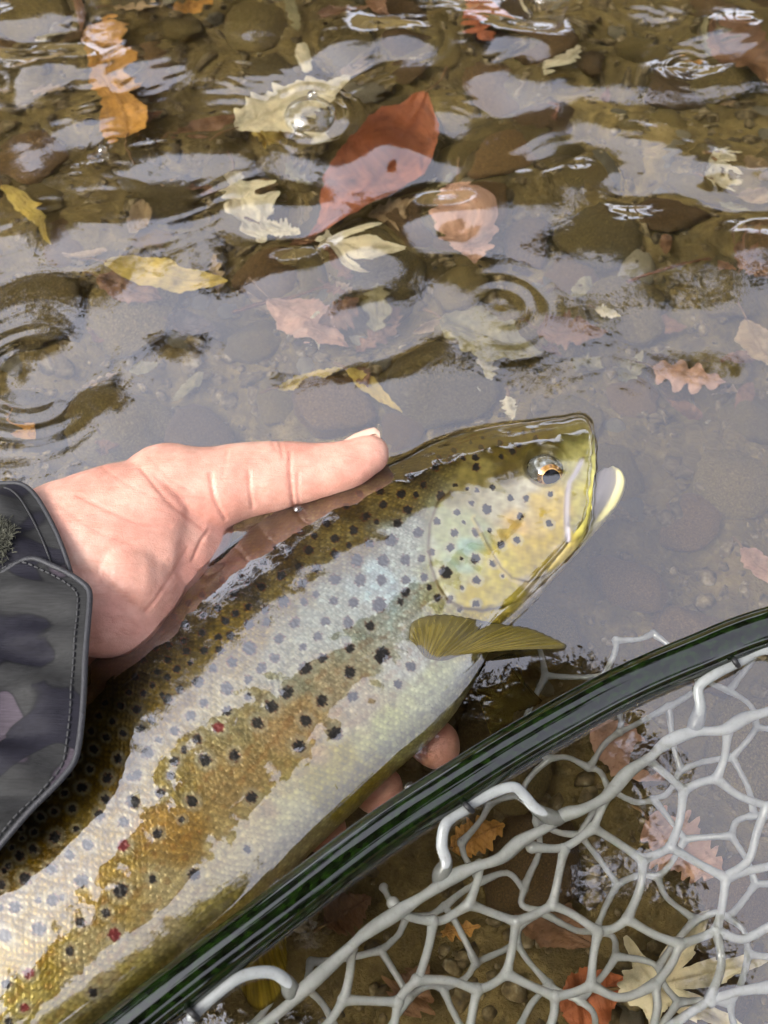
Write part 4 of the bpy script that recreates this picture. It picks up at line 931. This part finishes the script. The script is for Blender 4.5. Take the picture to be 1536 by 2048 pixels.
def sleeve_part(name, edge, dirs, zl, length, dome, zbase, thick=.0016, n=90, m_=70, zend=None):
    """cloth tube piece: front edge traced as pixels, swept back along dirs; domed upper skin, returning below"""
    e = resample(catmull([(u, v) for u, v in edge], 160), n); t = np.linspace(0, 1, n)
    zt = zbase+dome*np.sin(np.pi*np.clip(t, 0, 1))**.55
    E = np.array([P(u, v, z) for (u, v), z in zip(e, zt)])
    rows = []
    for k in range(m_):
        s = k/(m_-1); d = np.array(dirs)*length*s
        mean = E.mean(0); spread = 1+.12*s
        Rw = mean+(E-mean)*[1, spread, 1]+d
        Rw[:, 2] = zt+zl*s
        w = wr(Rw[:, 0]*1.0, Rw[:, 1]*2.2)
        Rw[:, 2] += .0021*w*sstep(0, .06, s)*np.sin(np.pi*t)**.5+.0008*np.exp(-(s/.012)**2)*0
        rows.append(Rw)
    A = np.array(rows)
    under = A[:, ::-1].copy(); under[..., :2] = under[..., :2]*.86+A[..., :2].mean(1, keepdims=True)*.14+(back[:2]*.006 if name == 'sleeve' else back[:2]*.001); under[..., 2] = np.minimum(under[..., 2]-thick, zbase-.004-.010*np.sin(np.pi*t[::-1])[None]) if name == 'sleeve' else under[..., 2]-thick
    ring = np.concatenate([A, under], axis=1); me = mesh(name, ring.reshape(-1, 3), grid_faces(m_, 2*n, wrap_j=True))
    return me, E, A
cuff_edge = [(-30, 968), (10, 967), (44, 969), (70, 990), (94, 1028), (114, 1068), (130, 1108), (142, 1148), (150, 1190), (152, 1240), (150, 1300)]
me, E1, A1 = sleeve_part('cuff', cuff_edge, back, .010, .20, .016, .013)
sleeve_root = None
flap_edge = [(-60, 1210), (-30, 1172), (6, 1146), (40, 1124), (70, 1118), (105, 1132), (138, 1148), (165, 1166), (178, 1180), (180, 1200), (176, 1250), (171, 1310), (168, 1380), (164, 1440), (156, 1500), (144, 1532), (110, 1572), (62, 1620), (20, 1668), (-40, 1740)]
me2, E2, A2 = sleeve_part('sleeve', flap_edge, back, .012, .30, .010, .024, .0018)
slv = obj('sleeve', me2, CAMO, person)
cuff = obj('cuff', me, CAMO, slv)
# turned hems (piping) and rows of stitches
def hem(E, r, parent, name='hem'): obj(name, mesh(name, *tube_arrays(E+[0, 0, .0002], r, 10)), PIPE, parent)
hem(E1[:84], .0009, slv); hem(E2, .0011, slv)
stitch_mat = simple('stitch_thread', (.02, .02, .022), .7)
def stitches(A, rowi, parent, lo, hi, step=2):
    L = A[rowi]+[0, 0, .0003]; parts = []
    D = resample(L[lo:hi], 110)
    for k in range(0, 108, step): parts.append(tube_arrays(D[k:k+2], .00042, 6))
    obj('stitching', mesh('stitching', *join(parts)), stitch_mat, parent)
stitches(A1, 2, slv, 14, 70); stitches(A2, 1, slv, 6, 84)
# loop-fastener pad: a mat of fuzzy fibres beside the flap
q = np.random.RandomState(9); parts = []
zpad = .026
pc = np.array([P(u, v, zpad) for u, v in [(-40, 1050), (0, 1040), (22, 1052), (34, 1082), (44, 1108), (30, 1126), (0, 1146), (-40, 1170)]])
for k in range(900):
    w = q.dirichlet(np.ones(len(pc))*.5); p0 = (pc*w[:, None]).sum(0)
    ia = np.argmin(((A1[..., :2]-p0[:2])**2).sum(-1)); p0 = A1.reshape(-1, 3)[ia]+[q.normal(0, .0006), q.normal(0, .0006), .0002]
    d = q.normal(0, .0016, 3); d[2] = abs(d[2])*.6+.0006
    parts.append(tube_arrays(catmull([p0, p0+d*.6+[0, 0, .0005], p0+d+q.normal(0, .0008, 3)], 5), .00016, 4, cap=False))
fz = obj('fastener_pad', mesh('fastener_pad', *join(parts)), simple('fastener_fibre', lin(70, 70, 58), .8, scale=500, var=.5), slv)
fz['kind'] = 'stuff'

# ================================================================== THE LANDING NET
net = obj('landing_net', None, label='landing net with dark green glossy hoop and clear rubber mesh bag', cat='net')
HOOP = [(264, 2048), (565, 1816), (760, 1668), (956, 1540), (1100, 1454), (1246, 1375), (1390, 1312), (1536, 1256), (1800, 1190), (2080, 1210), (2330, 1370), (2390, 1650), (2200, 2000), (1800, 2340), (1300, 2560), (700, 2640), (250, 2560), (40, 2420), (80, 2220)]
hp = np.array([P(u, v, .0025) for u, v in HOOP]); path = catmull(hp, 420, closed=True)
NSEG = 40; Vh, Fh = tube_arrays(path, .0081, NSEG, 1.0, closed=True)
me = mesh('hoop', Vh, Fh)
al = np.r_[0, np.cumsum(np.linalg.norm(np.diff(path, axis=0), axis=1))]
m, nt, out = mat('green_weave_lacquer')
ua = attr_n(nt, 'along'); ub = attr_n(nt, 'around')
fattr(me, 'along', np.repeat(al, NSEG)); ar = np.tile(np.arange(NSEG)/NSEG, len(path)); fattr(me, 'around', np.abs(ar*2-1))
cv = nt.nodes.new('ShaderNodeCombineXYZ'); nt.links.new(math_n(nt, 'MULTIPLY', ua.outputs['Fac'], 420), cv.inputs[0]); nt.links.new(math_n(nt, 'MULTIPLY', ub.outputs['Fac'], 13), cv.inputs[1])
# woven tow squares: rotate the grid 45 degrees so that it reads as a braid
rot = nt.nodes.new('ShaderNodeVectorRotate'); rot.inputs['Angle'].default_value = R(32); nt.links.new(cv.outputs[0], rot.inputs['Vector'])
vo = N(nt, 'ShaderNodeTexVoronoi', Scale=1.0, Randomness=.35); nt.links.new(rot.outputs[0], vo.inputs['Vector'])
ck = N(nt, 'ShaderNodeTexChecker', Scale=1.0); nt.links.new(rot.outputs[0], ck.inputs['Vector'])
sepc = nt.nodes.new('ShaderNodeSeparateColor'); nt.links.new(vo.outputs['Color'], sepc.inputs[0])
gr = ramp(nt, sepc.outputs[0], [(.15, (.001, .0013, .0007)), (.45, (.0024, .0055, .0012)), (.8, (.0055, .0135, .002))])
c = mixc(nt, math_n(nt, 'MULTIPLY', ck.outputs['Fac'], .6), gr.outputs[0], (.003, .005, .002))
principled(nt, out, Base_Color=c, Roughness=.4, Coat_Weight=1.0, Coat_Roughness=.015, Coat_IOR=1.68, Specular_IOR_Level=.0)
obj('hoop', me, m, net)
# rubber
def rubber(kf=1.0):
    m, nt, out = mat('clear_rubber'); n1 = noise_n(nt, 140, 4, .6); n2 = noise_n(nt, 500, 3, .6)
    c = ramp(nt, n1.outputs[0], [(.3, (.50*kf, .52*kf, .51*kf)), (.7, (.64*kf, .67*kf, .665*kf))]); sp = ramp(nt, n2.outputs[0], [(.25, (.85, .83, .8)), (.45, (1, 1, 1))])
    cc = mixc(nt, 1.0, c.outputs[0], sp.outputs[0], 'MULTIPLY')
    p = principled(nt, out, Base_Color=cc, Roughness=.25, Subsurface_Weight=.0, Coat_Weight=.3)
    t = N(nt, 'ShaderNodeBsdfTranslucent'); nt.links.new(cc, t.inputs[0]); tr = N(nt, 'ShaderNodeBsdfTransparent')
    m1 = nt.nodes.new('ShaderNodeMixShader'); m1.inputs[0].default_value = .35; nt.links.new(p.outputs[0], m1.inputs[1]); nt.links.new(t.outputs[0], m1.inputs[2])
    m2 = nt.nodes.new('ShaderNodeMixShader'); m2.inputs[0].default_value = .10; nt.links.new(m1.outputs[0], m2.inputs[1]); nt.links.new(tr.outputs[0], m2.inputs[2]); nt.links.new(m2.outputs[0], out.inputs[0]); return m
RUB = rubber(); RUB_DIMMED = rubber(.58)  # second copy darkened for the loops, to offset direct light above the water
K5 = lambda x, y: (836+x/2.194, 1200+y/2.194)
rimz = lambda u, v: -.004-.000012*max(0, (v-1500)*.3)
def strand(pxz, r0, r1=None, n=18, seg=9):
    """flared rubber strand through (u, v, z) points"""
    c = catmull([W(u, v, z) for u, v, z in pxz], n); t = np.abs(np.linspace(-1, 1, n)); rr = r0*(1+.55*t**4)
    return tube_arrays(c, rr, seg)
RIM = [(380, 2170), (470, 2095), (574, 2012), (612, 1975), (697, 1898), (732, 1866), (806, 1818), (847, 1792), (904, 1755), (947, 1735), (1000, 1717), (1041, 1683), (1091, 1656), (1128, 1630), (1164, 1619), (1214, 1592), (1255, 1546), (1301, 1514), (1337, 1483), (1388, 1464), (1447, 1460), (1488, 1437), (1536, 1423), (1640, 1390), (1760, 1370)]
rimc = catmull([W(u, v, -.004) for u, v in RIM], 200)
obj('rim_cord', mesh('rim_cord', *tube_arrays(rimc, .0022+.0004*np.sin(np.linspace(0, 60, 200)), 12)), RUB, net)
LOOPS = [[(385, 2032), (430, 1990), (485, 1952), (540, 1944), (572, 1962), (584, 1985), (600, 1990)],
         [(936, 1616), (903, 1636), (888, 1656), (884, 1692), (892, 1724), (880, 1752), (870, 1778)],
         [(934, 1612), (986, 1585), (1027, 1574), (1050, 1592), (1073, 1619), (1109, 1638), (1140, 1626)],
         [(1500, 1312), (1474, 1326), (1428, 1350), (1398, 1374), (1400, 1414), (1389, 1452), (1370, 1472)],
         [(1470, 1318), (1536, 1300), (1570, 1330), (1580, 1370), (1560, 1412)]]
for L in LOOPS:
    c = catmull([P(u, v, z) for (u, v), z in zip(L, np.interp(np.linspace(0, 1, len(L)), [0, .35, .8, 1], [.002, .0035, -.003, -.0045]))], 30)
    t = np.linspace(0, 1, 30); obj('attachment_loop', mesh('attachment_loop', *tube_arrays(c, .0020+.0011*np.exp(-((t-.80)/.12)**2)-.0008*sstep(.85, 1, t), 12, .8)), RUB_DIMMED, net)
TIES = [((928, 1606), (944, 1622)), ((1466, 1316), (1476, 1332)), ((378, 2020), (394, 2036))]
for a, b in TIES:
    c = catmull([P(*a, .004), (P(*a, .007)+P(*b, .007))/2, P(*b, .003)], 8); obj('tie', mesh('tie', *tube_arrays(c, .0011, 8)), simple('tie_cord', (.008, .008, .009), .6), net)
# near face of the bag, strand by strand
def K(*p): return [K5(*q) for q in p]
NEAR = [K((270, 1165), (262, 1230), (225, 1335)), K((225, 1335), (120, 1400), (66, 1410)), K((66, 1410), (0, 1400), (-60, 1380), (-110, 1330)), K((66, 1410), (50, 1510), (10, 1640), (-4, 1668)), K((225, 1335), (330, 1375), (430, 1412)),
 K((430, 1412), (530, 1370), (590, 1338)), K((590, 1338), (615, 1220), (640, 1095)), K((500, 1085), (640, 1085), (770, 1000)), K((770, 1000), (795, 940), (830, 860)), K((770, 1000), (860, 1055), (985, 1140)),
 K((985, 1140), (1060, 1110), (1110, 1085)), K((1110, 1085), (1150, 960), (1165, 835)), K((1165, 835), (1100, 775), (1010, 700)), K((1165, 835), (1240, 800), (1310, 785)), K((1310, 785), (1345, 690), (1358, 580)), K((1310, 785), (1410, 860), (1536, 905), (1620, 930)),
 K((1110, 1085), (1220, 1150), (1350, 1220)), K((1350, 1220), (1450, 1140), (1490, 1010), (1530, 910)), K((1350, 1220), (1440, 1190), (1536, 1170), (1620, 1150)), K((985, 1140), (975, 1260), (920, 1400)), K((920, 1400), (860, 1440), (790, 1455)), K((790, 1455), (680, 1380), (590, 1338)),
 K((920, 1400), (1030, 1465), (1150, 1510)), K((1150, 1510), (1240, 1480), (1310, 1450)), K((1310, 1450), (1335, 1340), (1350, 1220)), K((1310, 1450), (1420, 1490), (1536, 1435), (1620, 1400)), K((430, 1412), (415, 1520), (390, 1640)), K((390, 1640), (320, 1690), (260, 1710)),
 K((260, 1710), (130, 1670), (-4, 1668)), K((390, 1640), (490, 1690), (600, 1740)), K((600, 1740), (690, 1720), (760, 1690)), K((760, 1690), (768, 1570), (790, 1455)), K((760, 1690), (890, 1745), (1040, 1690)), K((1040, 1690), (1110, 1600), (1150, 1510)),
 K((260, 1710), (240, 1800), (225, 1900)), K((600, 1740), (595, 1820), (560, 1930)), K((1040, 1690), (1050, 1790), (1020, 1930)), K((-4, 1668), (-60, 1720), (-90, 1765)), K((-90, 1765), (-190, 1760), (-325, 1755)), K((-325, 1755), (-300, 1640), (-292, 1530)), K((-325, 1755), (-380, 1840), (-450, 1920)), K((-90, 1765), (-100, 1840), (-130, 1930)),
 K((1536, 1700), (1400, 1720), (1280, 1760), (1150, 1840), (1020, 1930)), K((1310, 1450), (1330, 1600), (1280, 1760))]
def depth_near(u, v):   # sags away from the rim
    d = min(math.hypot(u-a, v-b) for a, b in RIM); return -.005-.030*(1-math.exp(-d/220))
parts = []
for s in NEAR:
    parts.append(strand([(u, v, depth_near(u, v)) for u, v in s], .00152))
# far face of the bag: a looser honeycomb deeper down
q = np.random.RandomState(15); a = 92.0; nodes = {}; edges = set()
def hexnode(i, j, k):
    x = a*math.sqrt(3)*(i+.5*(j % 2)); y = a*1.5*j; ang = math.radians(60*k+30)
    return (round(x+a*math.cos(ang), 1), round(y+a*math.sin(ang), 1))
for i in range(-1, 9):
    for j in range(-1, 9):
        hx = [hexnode(i, j, k) for k in range(6)]
        for k in range(6): 
            e = tuple(sorted((hx[k], hx[(k+1) % 6]))); edges.add(e)
jit = {}
def hp_(p):
    key = (round(p[0]/3), round(p[1]/3))
    if key not in jit: jit[key] = (q.normal(0, 15), q.normal(0, 15), q.normal(0, .002))
    dx, dy, dz = jit[key]; ca, sa = math.cos(-.5), math.sin(-.5); x, y = p[0]-600+dx, p[1]-600+dy
    return 1130+x*ca-y*sa, 1660+x*sa+y*ca, dz
def far_ok(u, v):
    l = 1256+(1536-u)*.43 if u > 956 else 1540+(956-u)*.76
    return (v > l+60 or (u > 985 and v > 1195+(1300-u)*.25 and v > 1200)) and v < 2220 and u < 1680 and u > 300
done = set()
for p0, p1 in sorted(edges):
    A_, B__ = hp_(p0), hp_(p1); key = (round(A_[0]), round(A_[1]), round(B__[0]), round(B__[1]))
    if key in done or not (far_ok(*A_[:2]) and far_ok(*B__[:2])): continue
    done.add(key)
    zz = lambda P3: -.062-.020*math.exp(-((P3[0]-1200)/400)**2-((P3[1]-1800)/300)**2)+P3[2]
    md_ = ((A_[0]+B__[0])/2+q.normal(0, 9), (A_[1]+B__[1])/2+q.normal(0, 9), (zz(A_)+zz(B__))/2)
    parts.append(strand([(A_[0], A_[1], zz(A_)), md_, (B__[0], B__[1], zz(B__))], .00125, n=11, seg=8))
obj('net_bag', mesh('net_bag', *join(parts)), RUB, net)

# ================================================================== BUBBLES
m, nt, out = mat('bubble_film')
lw = N(nt, 'ShaderNodeLayerWeight', Blend=.4); tr = N(nt, 'ShaderNodeBsdfTransparent'); tr.inputs[0].default_value = (.97, .98, .98, 1); gl = N(nt, 'ShaderNodeBsdfGlossy', Roughness=.0)
k = math_n(nt, 'ADD', math_n(nt, 'MULTIPLY', lw.outputs['Fresnel'], 1.3), .06, True)
mx = nt.nodes.new('ShaderNodeMixShader'); nt.links.new(k, mx.inputs[0]); nt.links.new(tr.outputs[0], mx.inputs[1]); nt.links.new(gl.outputs[0], mx.inputs[2]); nt.links.new(mx.outputs[0], out.inputs[0])
BUB = m
for u, v, rp, lb in [(620, 234, 52, 'big clear dome bubble floating over the pale curled leaf'), (626, 214, 11, 'tiny bubble riding on the big dome bubble'), (1100, -16, 42, 'clear bubble at the centre of the crescent ripple'),
                     (597, 1020, 13, 'small bubble trapped between thumb and trout back'), (820, 1575, 11, 'bubble against the green hoop by the middle fingertip'), (879, 1541, 8, 'small bubble against the hoop by the index fingertip'),
                     (697, 1668, 5, 'tiny bubble against the hoop by the ring fingertip'), (14, 1637, 14, 'bubble under the sleeve edge on the trout back'), (205, 1702 - 1400 + 0, 10, 'small bubble below the large amber leaf')]:
    c = P(u, v, .0); r = rp*pxm(u, v); nu_, nv_ = 32, 14; U, Vv = np.meshgrid(np.linspace(0, 2*np.pi, nu_, endpoint=False), np.linspace(.03, np.pi*.52, nv_), indexing='ij')
    fl = .55 if rp > 30 else .9
    me = mesh('bubble', np.stack([np.sin(Vv)*np.cos(U)*r, np.sin(Vv)*np.sin(U)*r, np.cos(Vv)*r*fl], -1).reshape(-1, 3), grid_faces(nu_, nv_, wrap_i=True)[:, ::-1])
    o = obj('bubble', me, BUB, label=lb, cat='bubble', group='bubbles on the water'); o.location = (c[0], c[1], c[2]+.0002)
    if rp == 11 and v == 214: o.location.z = 52*pxm(u, v)*.5
print('objects', len(bpy.data.objects))
